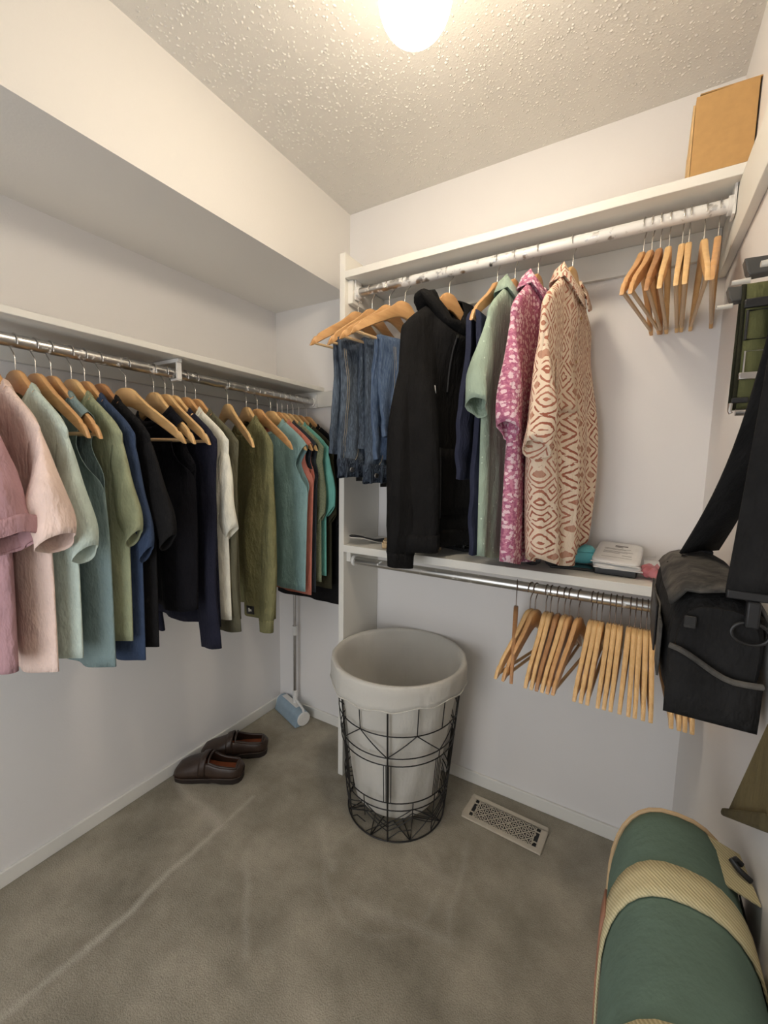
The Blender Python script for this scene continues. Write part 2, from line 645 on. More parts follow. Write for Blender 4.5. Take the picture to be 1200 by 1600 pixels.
def hanger(label, loc, rot, wm='wood_mid', bar=True, group=None, hookmat='hook', tilt=0):
    r = thing('coat_hanger', label, 'hanger', loc, radians(rot), group)
    r.rotation_euler = (0, radians(tilt), radians(rot))
    for nm, me in zip(('hanger_body', 'hook', 'bar'), hanger_meshes(wm, bar, hookmat)):
        if me is None:
            continue
        o = bpy.data.objects.new(nm, me)
        COL.objects.link(o)
        o.parent = r
    return r


# ------------------------------------------------------------------ garments
def shoulder_z(x):
    x = abs(x)
    z = interp(min(x, 0.19), HTOP) + 0.006
    if x > 0.19:
        z -= (x - 0.19) * 0.9
    return z


class Garment:
    def __init__(s, name, label, cat, loc, rot, hem, mat, xs=0.209, cw=0.2, hw=0.2, t0=0.012, t=0.02, amp=0.012,
                 front=-1, nw=0.082, fd=0.075, bd=0.012, tank=False, seed=1, curve=0.0, group=None, open_neck=0.026, hem_tilt=0.0, cut=0.03, qa=0.34):
        s.__dict__.update(locals())
        R = random.Random(seed)
        s.waves = [(R.uniform(2.0, 3.6), R.uniform(0, 6.3), R.uniform(-2, 2), 1.0), (R.uniform(4.5, 7), R.uniform(0, 6.3), R.uniform(-2.5, 2.5), 0.5),
                   (R.uniform(9, 13), R.uniform(0, 6.3), R.uniform(-3, 3), 0.2)]
        s.w2 = [(R.uniform(5, 8), R.uniform(0, 6.3)), (R.uniform(11, 15), R.uniform(0, 6.3))]
        s.root = thing(name, label, cat, loc, radians(rot), group)
        s.mat = mat
        s.R = R

    def F(s, x, z):
        k = smooth((-0.235 - z) / 0.33)
        return s.amp * k * sum(a * sin(f * x / 0.2 + p + d * (z + 0.5)) for f, p, d, a in s.waves) / 1.3

    def half(s, q, v):
        if s.tank:
            qa = s.qa
            if q < qa:
                k = q / qa
                return s.xs - s.cut * sin(pi * min(1, k * 1.15)) + (s.cw - s.xs) * smooth((k - 0.45) / 0.55)
            return lerp(s.cw, s.hw, (q - qa) / (1 - qa))
        return interp(q, [(0, s.xs), (0.06, s.xs), (0.32, s.cw), (1, s.hw)])

    def S(s, front, u, v):
        sg = s.front if front else -s.front
        xx = abs(u) * s.xs
        zN = shoulder_z(s.nw)
        if xx < s.nw:
            k = xx / s.nw
            zt = zN - (s.fd if front else s.bd) * (1 - k * k) ** 0.6
        else:
            k = 1.0
            zt = shoulder_z(xx)
        hz = s.hem + s.curve * u * u + s.hem_tilt * u
        z = lerp(zt, hz, v)
        q = max(0.0, min(1.0, (-0.13 - z) / (-0.13 - s.hem)))
        hf = s.half(q, v)
        x = u * lerp(s.xs, hf, min(1, v * 8))
        L = abs(s.hem)
        e = (max(0.0, 1 - abs(u) ** lerp(16, 5, smooth(q * 4)))) ** 0.5
        if s.tank:
            qa = s.qa
            e = lerp(1.0 + 0.6 * abs(u) ** 6, e, smooth((q - qa + 0.10) / 0.10))
        a = 1 - math.exp(-v * L / 0.010)
        T = (s.t0 + (s.t - s.t0) * smooth(q * 1.3)) * e * a
        T *= 1 + 0.45 * smooth(q * 2) * sum(sin(f * u + p + (1.3 if front else 0)) for f, p in s.w2) * 0.5
        if k < 1:
            T += s.open_neck * (1 - k * k) ** 0.5 * math.exp(-v * L / 0.09)
        return (x, sg * T + s.F(x, z), z)

    def us(s, n=37):
        return [sin(pi / 2 * (2 * i / (n - 1) - 1)) for i in range(n)]

    def body(s, nv=38, solid=0.002):
        mb = MB()
        for fr in (True, False):
            mb.grid([[s.S(fr, u, (k / (nv - 1)) ** 1.5) for u in s.us()] for k in range(nv)])
        me = mb
        o = bpy.data.objects.new('body', None) if False else me.build('body', s.mat, s.root, angle=70, solid=solid)
        return o

    def sleeve(s, side, length=0.24, dx=0.075, hemw=0.15, top=0.19, arm=0.20, ydrop=0.0, t=0.03, cuff=False, mat=None, lift=0.05, roll=False):
        """side +1 is the end of the hanger away from the wall"""
        mb = MB()
        z0 = shoulder_z(top) - 0.002
        n, m = 18, 22
        R = s.R
        ph = R.uniform(0, 6)
        rings = []
        for i in range(n):
            u = i / (n - 1)
            ox = top + dx * (1 - (1 - u) ** 1.7)
            oz = z0 - length * u ** 1.05
            ix = (top - 0.045) + (dx + 0.045) * u * 0.9 - (hemw * 0.25) * u
            iz = z0 - arm - (length - arm + lift) * u
            if length > 0.4:      # long sleeve: narrow tube hanging down
                ox = top + dx * smooth(u * 2.2)
                wd = lerp(0.085, hemw, smooth(u * 1.2))
                ix = lerp(top - 0.05, ox - wd, smooth(u * 3.2))
                iz = lerp(z0 - arm, z0 - length - 0.012, u ** 1.15)
                if u > 0.3:
                    iz = min(iz, oz - 0.004)
            cx, cz, hx, hz = (ox + ix) / 2, (oz + iz) / 2, (ox - ix) / 2, (oz - iz) / 2
            tt = lerp(0.010, t, smooth(u * 1.6))
            if cuff and u > 0.93:
                tt *= 0.8
            ring = []
            for k in range(m):
                a = 2 * pi * k / m
                ca, sa = cos(a), sin(a)
                ca = math.copysign(abs(ca) ** 0.8, ca)
                x = cx + hx * ca
                z = cz + hz * ca
                wr = 1 + 0.22 * u * sin(3 * a + ph) + 0.10 * u * sin(5 * a + ph * 2 + 5 * u)
                y = tt * sa * wr + ydrop * smooth(u * 1.4) + s.F(top, z) * 0.8 + 0.006 * u * sin(9 * u + ph)
                ring.append((side * x, y, z))
            rings.append(ring)
        mb.loft(rings, True, False)
        o = mb.build('sleeve', mat or s.mat, s.root, angle=75, solid=0.002)
        if roll:
            e0 = rings[-1]
            mx = sum(p[0] for p in e0) / m
            my = sum(p[1] for p in e0) / m
            rr_ = []
            for dz, sc in ((0.004, 1.0), (0.0, 1.05), (0.012, 1.10), (0.030, 1.09), (0.036, 1.03)):
                rr_.append([(mx + (p[0] - mx) * sc, my + (p[1] - my) * (sc + 0.10), p[2] + dz + 0.004 * sin(3 * 2 * pi * i / m)) for i, p in enumerate(e0)])
            MB().loft(rr_, True, False).build('rolled_cuff', mat or s.mat, o, angle=75, solid=0.003)
        if length > 0.4 and cuff:
            cb = MB()
            e0 = rings[-1]
            cr = []
            for dz, sc in ((0, 1.0), (-0.01, 0.94), (-0.05, 0.90)):
                mx = sum(p[0] for p in e0) / m
                my = sum(p[1] for p in e0) / m
                cr.append([(mx + (p[0] - mx) * sc, my + (p[1] - my) * sc, p[2] + dz) for p in e0])
            cb.loft(cr, True, False)
            cb.build('cuff', mat or s.mat, o, angle=75, solid=0.003)
        return o

    def neck_loop(s, n=17):
        us = [(-1 + 2 * i / (n - 1)) * s.nw / s.xs * 0.998 for i in range(n)]
        fr = [s.S(True, u, 0.0) for u in us]
        bk = [s.S(False, u, 0.0) for u in reversed(us)]
        return fr, bk

    def rib(s, mat=None, wd=0.016):
        fr, bk = s.neck_loop()
        loop = fr + bk[1:-1]
        zN = shoulder_z(s.nw)
        rings = []
        for k, (dz, sc) in enumerate(((-0.003, 1.03), (0.004, 0.97), (wd, 0.87))):
            rings.append([(x * sc, y * sc + (0.002 if y > 0 else -0.002) * (k < 2), z + dz) for x, y, z in loop])
        MB().loft(rings, True, False).build('collar', mat or s.mat, s.root, angle=70, solid=0.003)

    def shirt_collar(s, mat=None):
        fr, bk = s.neck_loop(15)
        c = s.front
        half = len(fr) // 2
        # path starts at right front, runs round the back, ends at left front
        path = [fr[i] for i in range(half + 1, len(fr))] + bk[1:-1] + [fr[i] for i in range(0, half)]
        n = len(path)
        rings = []
        for j in range(5):
            ring = []
            for i, (x, y, z) in enumerate(path):
                w_ = abs(2 * i / (n - 1) - 1)          # 1 at the wings
                zb = max(z, shoulder_z(s.nw) - 0.05)
                zb = lerp(zb, z, 0.6)
                if j == 0:
                    q = (x, y, zb)
                elif j == 1:
                    q = (x * 0.93, y * 0.95, zb + 0.030)
                elif j == 2:
                    q = (x * 0.97, y * 1.0, zb + 0.040)
                elif j == 3:
                    q = (x * 1.12, y * 1.25 + (0.006 if y > 0 else -0.006), zb + 0.026)
                else:
                    q = (x * (1.22 + 0.10 * w_), y * 1.45 + (0.012 if y > 0 else -0.012), zb - 0.004 - 0.022 * w_ ** 3)
                ring.append(q)
            rings.append(ring)
        MB().loft(rings, False, False).build('collar', mat or s.mat, s.root, angle=80, solid=0.003)

    def vof(s, front, u, z):
        lo, hi = 0.0, 1.0
        for _ in range(30):
            md = (lo + hi) / 2
            if s.S(front, u, md)[2] > z:
                lo = md
            else:
                hi = md
        return (lo + hi) / 2

    def patch(s, name, front, u0, u1, z0, z1, off=0.0022, mat=None, nu=8, nv=10, parent=None, solid=0.0012):
        sg = s.front if front else -s.front
        g = []
        for j in range(nv):
            z = lerp(z0, z1, j / (nv - 1))
            row = []
            for i in range(nu):
                u = lerp(u0, u1, i / (nu - 1))
                p = s.S(front, u, s.vof(front, u, z))
                row.append((p[0], p[1] + sg * off, p[2]))
            g.append(row)
        return MB().grid(g).build(name, mat or s.mat, parent or s.root, solid=solid)

    def placket(s, zt, zb, nb, bmat):
        pl = s.patch('placket', True, -0.07, 0.07, zt, zb, 0.0022, nu=4, nv=26)
        sg = s.front
        for k in range(nb):
            z = lerp(zt - 0.02, zb + 0.06, k / max(1, nb - 1))
            p = s.S(True, 0, s.vof(True, 0, z))
            y = p[1] + sg * 0.0032
            MB().tube([(p[0], y, p[2]), (p[0], y + sg * 0.0022, p[2])], 0.0048, 10).build('button', bmat, pl)


def FB(n, c, k=1.0, **kw):
    c = rgb(*c)
    m_ = 0.3 * c[0] + 0.59 * c[1] + 0.11 * c[2]
    return fabric(n, tuple(min(0.9, lerp(m_, q, 0.76) * 1.12 * k) for q in c[:3]) + (1,), **kw)


LG = 'shirts on the left rod'


def ly(y):
    return (RLX, y, RLZ)


def tee(name, label, cat, y, rot, hem, mat, sl=None, rib=True, **kw):
    g = Garment(name, label, cat, ly(y), rot, hem - RLZ, mat, group=LG, **kw)
    g.body()
    if rib:
        g.rib()
    if sl:
        g.sleeve(1, **sl)
        far = dict(sl)
        far['dx'] = 0.022
        far['ydrop'] = 0
        far['roll'] = False
        far['hemw'] = min(far.get('hemw', .15), 0.10)
        g.sleeve(-1, **far)
    return g


mv = FB('mauve_cotton', (176, 130, 136))
pk = FB('blush_cotton', (232, 200, 184))
mt = FB('pale_mint_cotton', (186, 203, 190))
tl = FB('dusty_teal_cotton', (118, 142, 142))
sg_ = FB('sage_cotton', (146, 152, 112))
bl = FB('denim_blue_cotton', (52, 70, 100))
bk = FB('black_cotton', (27, 26, 27))
bk2 = FB('blue_black_cotton', (21, 21, 28))
nv = FB('navy_cotton', (33, 34, 50))
wh = FB('cream_white_cotton', (232, 228, 208))
od = FB('faded_khaki_cotton', (98, 94, 70))
ol = FB('olive_cotton', (128, 124, 74), bump=0.5)
aq = FB('aqua_cotton', (130, 172, 172))
co = FB('coral_cotton', (206, 112, 86))
ch = FB('charcoal_cotton', (52, 58, 66))
ag = FB('bright_aqua_cotton', (96, 190, 172))
do = FB('dark_olive_cotton', (66, 62, 40))


def heather(t, v, base):
    n = t.noise(t.obj((1, 1, 12)), 160, 2)
    return t.mix(t.ramp(n, [(0.42, (0, 0, 0, 1)), (0.6, (0.7, 0.7, 0.7, 1))]), base, rgb(176, 176, 140))


hs = FB('heathered_sage_cotton', (112, 124, 92), pattern=heather)

short = dict(length=0.235, dx=0.075, hemw=0.15)
# mauve tee at the very left, then the row towards the corner
g = tee('mauve_tee', 'mauve pink t-shirt with rolled sleeve, leftmost on the left rod', 't-shirt', -1.285, 2, 0.865, mv, dict(length=0.24, dx=0.075, hemw=0.14, t=0.038, ydrop=-0.01, roll=True), seed=11, t=0.022, amp=0.022)
g2 = tee('blush_tee', 'pale blush pink t-shirt second from the left end of the left rod', 't-shirt', -1.222, 5, 0.832, pk, dict(length=0.25, dx=0.10, hemw=0.16, t=0.036, ydrop=-0.012), seed=21, t=0.014, amp=0.02)
g3 = tee('mint_tee', 'pale mint green t-shirt between the blush tee and the teal tank', 't-shirt', -1.168, 5, 0.845, mt, dict(length=0.29, dx=0.075, hemw=0.14, t=0.024), seed=21, t=0.012, amp=0.02)
g4 = tee('teal_tank_top', 'long dusty teal sleeveless top hanging open-sided beside the sage tee', 'tank top', -1.092, 5, 0.790, tl, None, seed=21, t=0.013, amp=0.02, xs=0.155, cw=0.195, hw=0.2, tank=True, nw=0.09, fd=0.12)
g5 = tee('sage_tee', 'grey green sage t-shirt in front of the denim blue tee', 't-shirt', -1.045, 5, 0.845, sg_, dict(length=0.27, dx=0.06, hemw=0.14, t=0.016), seed=21, t=0.01, amp=0.02)
g6 = tee('denim_blue_tee', 'dark denim blue t-shirt between the sage tee and the black tee', 't-shirt', -1.012, 5, 0.776, bl, dict(length=0.32, dx=0.055, hemw=0.13, t=0.013), seed=21, t=0.01, amp=0.02)
g7 = tee('black_tee', 'black t-shirt with short sleeve hanging behind the denim blue tee', 't-shirt', -0.972, 5, 0.800, bk, dict(length=0.29, dx=0.09, hemw=0.13, t=0.016), seed=21, t=0.011, amp=0.02)
g8 = tee('black_tank_top', 'wide black sleeveless top beneath the bare hangers mid-rod', 'tank top', -0.812, 0, 0.872, bk2, None, seed=61, t=0.026, amp=0.030, xs=0.15, cw=0.19, hw=0.19, tank=True, nw=0.1, fd=0.05)
g9 = tee('navy_long_sleeve_shirt', 'very dark navy long-sleeved shirt left of the cream white tee', 'shirt', -0.745, 2, 0.79, nv, dict(length=0.71, dx=0.02, hemw=0.095, t=0.013, ydrop=-0.014), seed=71, t=0.013, amp=0.016, nw=0.095)
g10 = tee('white_tee', 'cream white t-shirt in the middle of the left rod', 't-shirt', -0.700, 2, 0.80, wh, dict(length=0.30, dx=0.045, hemw=0.15, t=0.016), seed=71, t=0.012, amp=0.016)
g11 = tee('khaki_long_sleeve_shirt', 'faded khaki long-sleeved shirt left of the olive one', 'shirt', -0.660, 2, 0.79, od, dict(length=0.68, dx=0.02, hemw=0.11, t=0.014, ydrop=-0.015), seed=71, t=0.012, amp=0.016)
g12 = tee('olive_long_sleeve_shirt', 'olive green long-sleeved shirt facing out with a small black hem label', 'shirt', -0.432, -16, 0.735, ol, dict(length=0.69, dx=0.03, hemw=0.085, t=0.024, ydrop=-0.012, cuff=True), seed=103, t=0.030, amp=0.032, nw=0.085, fd=0.06)
g13 = tee('aqua_tank_top', 'aqua blue sleeveless top with open armhole right of the olive shirt', 'tank top', -0.300, -1, 0.80, aq, None, seed=111, t=0.011, amp=0.01, xs=0.205, cw=0.212, hw=0.195, tank=True, fd=0.06, cut=0.055, qa=0.42)
g14 = tee('coral_tank_top', 'coral orange sleeveless top behind the aqua tank top', 'tank top', -0.262, -1, 0.776, co, None, seed=111, t=0.01, amp=0.01, xs=0.195, cw=0.21, hw=0.195, tank=True, fd=0.05)
g15 = tee('charcoal_tank_top', 'charcoal blue sleeveless top behind the coral tank top', 'tank top', -0.232, -1, 0.78, ch, None, seed=111, t=0.009, amp=0.01, xs=0.198, cw=0.205, hw=0.195, tank=True, fd=0.05)
g16 = tee('heather_sage_tee', 'heathered sage t-shirt between the charcoal tank and the bright aqua tee', 't-shirt', -0.198, -1, 0.82, hs, dict(length=0.30, dx=0.035, hemw=0.12, t=0.011), seed=111, t=0.009, amp=0.01)
g17 = tee('bright_aqua_tee', 'bright aqua green t-shirt near the corner end of the left rod', 't-shirt', -0.163, -1, 0.84, ag, dict(length=0.27, dx=0.06, hemw=0.12, t=0.011), seed=111, t=0.009, amp=0.01)
g18 = tee('dark_olive_tee', 'dark olive brown t-shirt beside the last black shirt', 't-shirt', -0.125, -1, 0.77, do, dict(length=0.31, dx=0.04, hemw=0.12, t=0.011), seed=111, t=0.01, amp=0.01)
g19 = tee('black_long_shirt', 'long black shirt last on the left rod, against the back wall', 'shirt', -0.07, -1, 0.68, bk, dict(length=0.33, dx=0.045, hemw=0.13, t=0.013), seed=111, t=0.01, amp=0.01)

# small black label with a pale mark on the olive hem
pt = g12.patch('hem_label', True, 0.50, 0.66, g12.hem + 0.045, g12.hem + 0.012, 0.003, M['black'], 4, 4)
mk = g12.patch('label_mark', True, 0.55, 0.575, g12.hem + 0.037, g12.hem + 0.022, 0.0042, M['white_plastic'], 2, 2, pt)
g12.patch('label_mark', True, 0.575, 0.61, g12.hem + 0.032, g12.hem + 0.024, 0.0042, M['white_plastic'], 2, 2, pt)

# hangers on the left rod
HG = 'hangers on the left rod'
for y, rot, wm, bar, label in [
        (-1.285, 2, 'wood_dark', False, 'wooden hanger holding the mauve tee at the far left'),
        (-1.222, 5, 'wood_mid', False, 'wooden hanger holding the blush pink tee'),
        (-1.168, 5, 'wood_mid', False, 'wooden hanger holding the pale mint tee'),
        (-1.126, 7, 'wood_mid', True, 'bare wooden hanger with bar in front of the dusty teal top'),
        (-1.092, 5, 'wood_mid', True, 'wooden hanger poking out of the dusty teal top'),
        (-1.045, 5, 'wood_light', False, 'wooden hanger holding the sage tee'),
        (-1.012, 5, 'wood_mid', False, 'wooden hanger holding the denim blue tee'),
        (-0.972, 5, 'wood_dark', False, 'reddish wooden hanger holding the black short-sleeved tee'),
        (-0.899, 18, 'wood_light', True, 'bare pale hanger with bar beside the black tee, alone in its gap'),
        (-0.812, 0, 'wood_light', True, 'pale wooden hanger poking out of the black sleeveless top'),
        (-0.773, 4, 'wood_light', True, 'bare pale hanger between the black top and the navy shirt'),
        (-0.745, 2, 'wood_light', False, 'wooden hanger holding the dark navy shirt'),
        (-0.700, 2, 'wood_mid', False, 'wooden hanger holding the cream white tee'),
        (-0.660, 2, 'wood_mid', False, 'wooden hanger holding the faded khaki shirt'),
        (-0.523, -15, 'wood_light', False, 'bare pale hanger turned out in front of the olive shirt'),
        (-0.432, -16, 'wood_light', False, 'pale wooden hanger holding the olive shirt'),
        (-0.375, -3, 'wood_mid', False, 'bare wooden hanger directly behind the olive shirt'),
        (-0.300, -1, 'wood_light', False, 'wooden hanger holding the aqua tank top'),
        (-0.262, -1, 'wood_mid', False, 'wooden hanger holding the coral tank top'),
        (-0.232, -1, 'wood_light', False, 'wooden hanger holding the charcoal tank top'),
        (-0.198, -1, 'wood_light', False, 'wooden hanger holding the heathered sage tee'),
        (-0.163, -1, 'wood_light', False, 'wooden hanger holding the bright aqua tee'),
        (-0.125, -1, 'wood_mid', False, 'wooden hanger holding the dark olive tee'),
        (-0.07, -1, 'wood_mid', False, 'wooden hanger holding the last black shirt by the wall')]:
    hanger(label, (RLX, y, RLZ), rot, wm, bar, HG)

# ------------------------------------------------------------------ upper right rod
def ru(x):
    return (x, RUY, RUZ)


UG = 'hangers on the upper rod'
hoodie_c = FB('black_fleece', (25, 24, 24), var=0.15)
navy_s = FB('navy_pique', (44, 48, 70))


def flecks(t, v, base):
    vo = t.node('ShaderNodeTexVoronoi')
    vo.inputs['Scale'].default_value = 60
    mp = t.obj((1.3, 0.6, 0.8))
    t.link(mp, vo.inputs['Vector'])
    return t.mix(t.math('LESS_THAN', vo.outputs['Distance'], 0.13), base, rgb(206, 222, 204))


def flowers(t, v, base):
    mp = t.obj((1, 0.5, 1))
    vo = t.node('ShaderNodeTexVoronoi')
    vo.inputs['Scale'].default_value = 78
    t.link(mp, vo.inputs['Vector'])
    nz = t.math('MULTIPLY', t.math('SUBTRACT', t.noise(mp, 240, 2), 0.5), 0.55)
    d = t.math('ADD', vo.outputs['Distance'], nz)
    n2 = t.ramp(t.noise(mp, 150, 2), [(0.45, rgb(206, 138, 160)), (0.55, rgb(180, 104, 136))])
    return t.mix(t.math('LESS_THAN', d, 0.42), n2, rgb(238, 208, 216))


def ikat(t, v, base):
    """cream cloth with stacked rust diamonds in columns"""
    sp = t.node('ShaderNodeSeparateXYZ')
    t.link(t.obj(), sp.inputs[0])
    ux = t.math('ADD', sp.outputs[0], t.math('MULTIPLY', sp.outputs[1], 0.5))
    wb = t.noise(t.obj((1, 0.3, 1)), 95, 2)
    wv = t.math('MULTIPLY', t.math('SUBTRACT', wb, 0.5), 0.24)

    def tri(val, per, off=0.0):
        k = t.math('FRACT', t.math('ADD', t.math('DIVIDE', val, per), 10.0 + off))
        return t.math('MULTIPLY', t.math('ABSOLUTE', t.math('SUBTRACT', k, 0.5)), 2.0)
    dx = tri(ux, 0.048)
    dz = tri(sp.outputs[2], 0.080)
    d = t.math('ADD', t.math('ADD', dx, dz), wv)
    rings = t.math('FRACT', t.math('MULTIPLY', d, 2.1))
    line = t.math('LESS_THAN', t.math('ABSOLUTE', t.math('SUBTRACT', rings, 0.5)), 0.17)
    bx = t.math('ADD', t.math('ABSOLUTE', t.math('SUBTRACT', tri(ux, 0.096), 0.5)), t.math('MULTIPLY', wv, 0.6))
    keep = t.math('GREATER_THAN', bx, 0.06)
    wk = t.math('GREATER_THAN', t.noise(t.obj((1, 0.3, 1)), 60, 2), 0.36)
    mask = t.math('MULTIPLY', t.math('MULTIPLY', line, keep), wk)
    band = t.ramp(t.noise(t.obj((1, 0.2, 0.5)), 14, 1), [(0.4, rgb(190, 128, 106)), (0.6, rgb(164, 98, 78))])
    core = t.math('LESS_THAN', d, 0.30)
    c = t.mix(mask, rgb(238, 218, 194), band)
    return t.mix(t.math('MULTIPLY', core, 0.8), c, rgb(186, 130, 106))


sage_f = FB('sage_flecked_cotton', (150, 172, 150), pattern=flecks)
pink_f = FB('pink_flower_cotton', (176, 96, 128), pattern=flowers)
ikat_f = FB('ikat_cotton', (226, 200, 174), pattern=ikat, bump=0.3)

UC = 'tops on the upper rod'
# black hoodie
hd = Garment('black_hoodie', 'large black hoodie with drawstrings hanging beside the jeans', 'hoodie', ru(1.035), -110, -0.945, hoodie_c, xs=0.209, cw=0.22, hw=0.205, t0=0.024, t=0.062, amp=0.026, front=1, nw=0.10, fd=0.09, bd=0.02, seed=203, group=UC, open_neck=0.06)
hd.body(solid=0.005)
hd.sleeve(1, length=0.735, dx=0.05, hemw=0.10, t=0.05, ydrop=-0.02, cuff=True, top=0.195)
hd.sleeve(-1, length=0.68, dx=0.0, hemw=0.08, t=0.03, ydrop=0.0, cuff=True, top=0.185)
fr, bkk = hd.neck_loop(19)
loop = fr + bkk[1:-1]
rings = []
nl = len(loop)
for j in range(8):
    k = j / 7
    ring = []
    for i, (x, y, z) in enumerate(loop):
        front = y * hd.front > 0
        a = abs(x) / 0.10
        hgt = (0.040 if front else 0.065) + 0.030 * a
        bul = 1 + 0.42 * sin(pi * min(1, k * 1.15)) * (0.75 + 0.25 * a)
        zz = z + hgt * (k if k < 0.75 else 0.75 + (k - 0.75) * 0.1)
        sh = 1 if k < 0.75 else 1 - (k - 0.75) * 1.5
        ring.append((x * bul * sh, y * bul * sh + 0.004 * sin(7 * k + i), zz + 0.006 * sin(i * 1.1 + 4 * k)))
    rings.append(ring)
hood = MB().loft(rings, True, False).build('hood', hoodie_c, hd.root, angle=85, solid=0.006)
for sd in (-0.035, 0.035):
    pth = []
    for k in range(14):
        z = lerp(-0.235, -0.44 + (0.03 if sd > 0 else 0), k / 13)
        u = sd / hd.xs
        p = hd.S(True, u, hd.vof(True, u, z))
        pth.append((p[0], p[1] + 0.007, p[2]))
    MB().tube(pth, 0.0032, 6).build('drawstring', M['black_matte'], hd.root)
    MB().tube([pth[0], (pth[0][0], pth[0][1] + 0.004, pth[0][2])], 0.005, 10).build('eyelet', M['steel'], hd.root)
hd.patch('pouch_pocket', True, -0.55, 0.55, -0.60, -0.83, 0.006, hoodie_c, 14, 8, solid=0.005)
hd.patch('hem_band', True, -0.98, 0.98, -0.885, -0.934, 0.004, hoodie_c, 24, 4, solid=0.004)
hd.patch('chest_tag', True, 0.50, 0.53, -0.40, -0.425, 0.004, M['white_plastic'], 2, 2)

sf = Garment('sage_flecked_shirt', 'sage green short-sleeved shirt with tiny white flecks beside the pink one', 'shirt', ru(1.256), -94, -0.955, sage_f, cw=0.205, hw=0.20, t=0.026, amp=0.018, front=1, seed=223, group=UC, curve=0.03, fd=0.05)
sf.body()
sf.shirt_collar()
sf.sleeve(1, length=0.265, dx=0.085, hemw=0.16, t=0.028, ydrop=-0.006)
sf.sleeve(-1, length=0.27, dx=0.0, hemw=0.10, t=0.02)
sf.placket(-0.18, -0.93, 6, M['white_plastic'])

pf = Garment('pink_flower_shirt', 'pink short-sleeved shirt with white flower print, between two other shirts', 'shirt', ru(1.326), -95, -0.965, pink_f, cw=0.205, hw=0.19, t=0.026, amp=0.014, front=1, seed=233, group=UC, curve=0.03, fd=0.05)
pf.body()
pf.shirt_collar()
pf.sleeve(1, length=0.33, dx=0.06, hemw=0.17, t=0.026)
pf.sleeve(-1, length=0.27, dx=0.0, hemw=0.10, t=0.02)
pf.placket(-0.18, -0.93, 6, M['white_plastic'])

ik = Garment('patterned_shirt', 'cream and rust diamond-patterned short-sleeved shirt hanging rightmost', 'shirt', ru(1.424), -100, -0.950, ikat_f, xs=0.209, cw=0.215, hw=0.128, t=0.048, amp=0.016, front=1, seed=245, group=UC, curve=0.06, fd=0.06, hem_tilt=-0.035)
ik.body()
ik.shirt_collar()
ik.sleeve(1, length=0.38, dx=0.035, hemw=0.13, t=0.036, arm=0.24, ydrop=0.016)
ik.sleeve(-1, length=0.34, dx=0.0, hemw=0.12, t=0.03)
ik.placket(-0.20, -0.90, 6, M['cardboard'])
ik.patch('chest_pocket', True, 0.22, 0.68, -0.36, -0.50, 0.003, None, 6, 6)

# jeans folded over hanger bars
def denim(name, c1, c2):
    t = NT(name)
    v = t.obj((1, 1, 0.5))
    f = t.noise(v, 9, 4, 0.6)
    base = t.ramp(f, [(0.3, c1), (0.7, c2)])
    n = t.noise(t.obj((1, 1, 0.08)), 420, 2)
    t.link(t.mix(t.ramp(n, [(0.4, (0, 0, 0, 1)), (0.7, (0.28, 0.28, 0.28, 1))]), base, rgb(150, 168, 190)), t.b.inputs['Base Color'])
    t.b.inputs['Roughness'].default_value = 0.9
    t.b.inputs['Specular IOR Level'].default_value = 0.15
    n1 = t.bump(t.noise(t.obj((1, 1, 0.7)), 22, 4, 0.6), 0.4, 0.015)
    t.bump(n, 0.3, 0.001, n1)
    return t.m


stitch_m = plain('denim_stitching', rgb(150, 140, 120), 0.8)


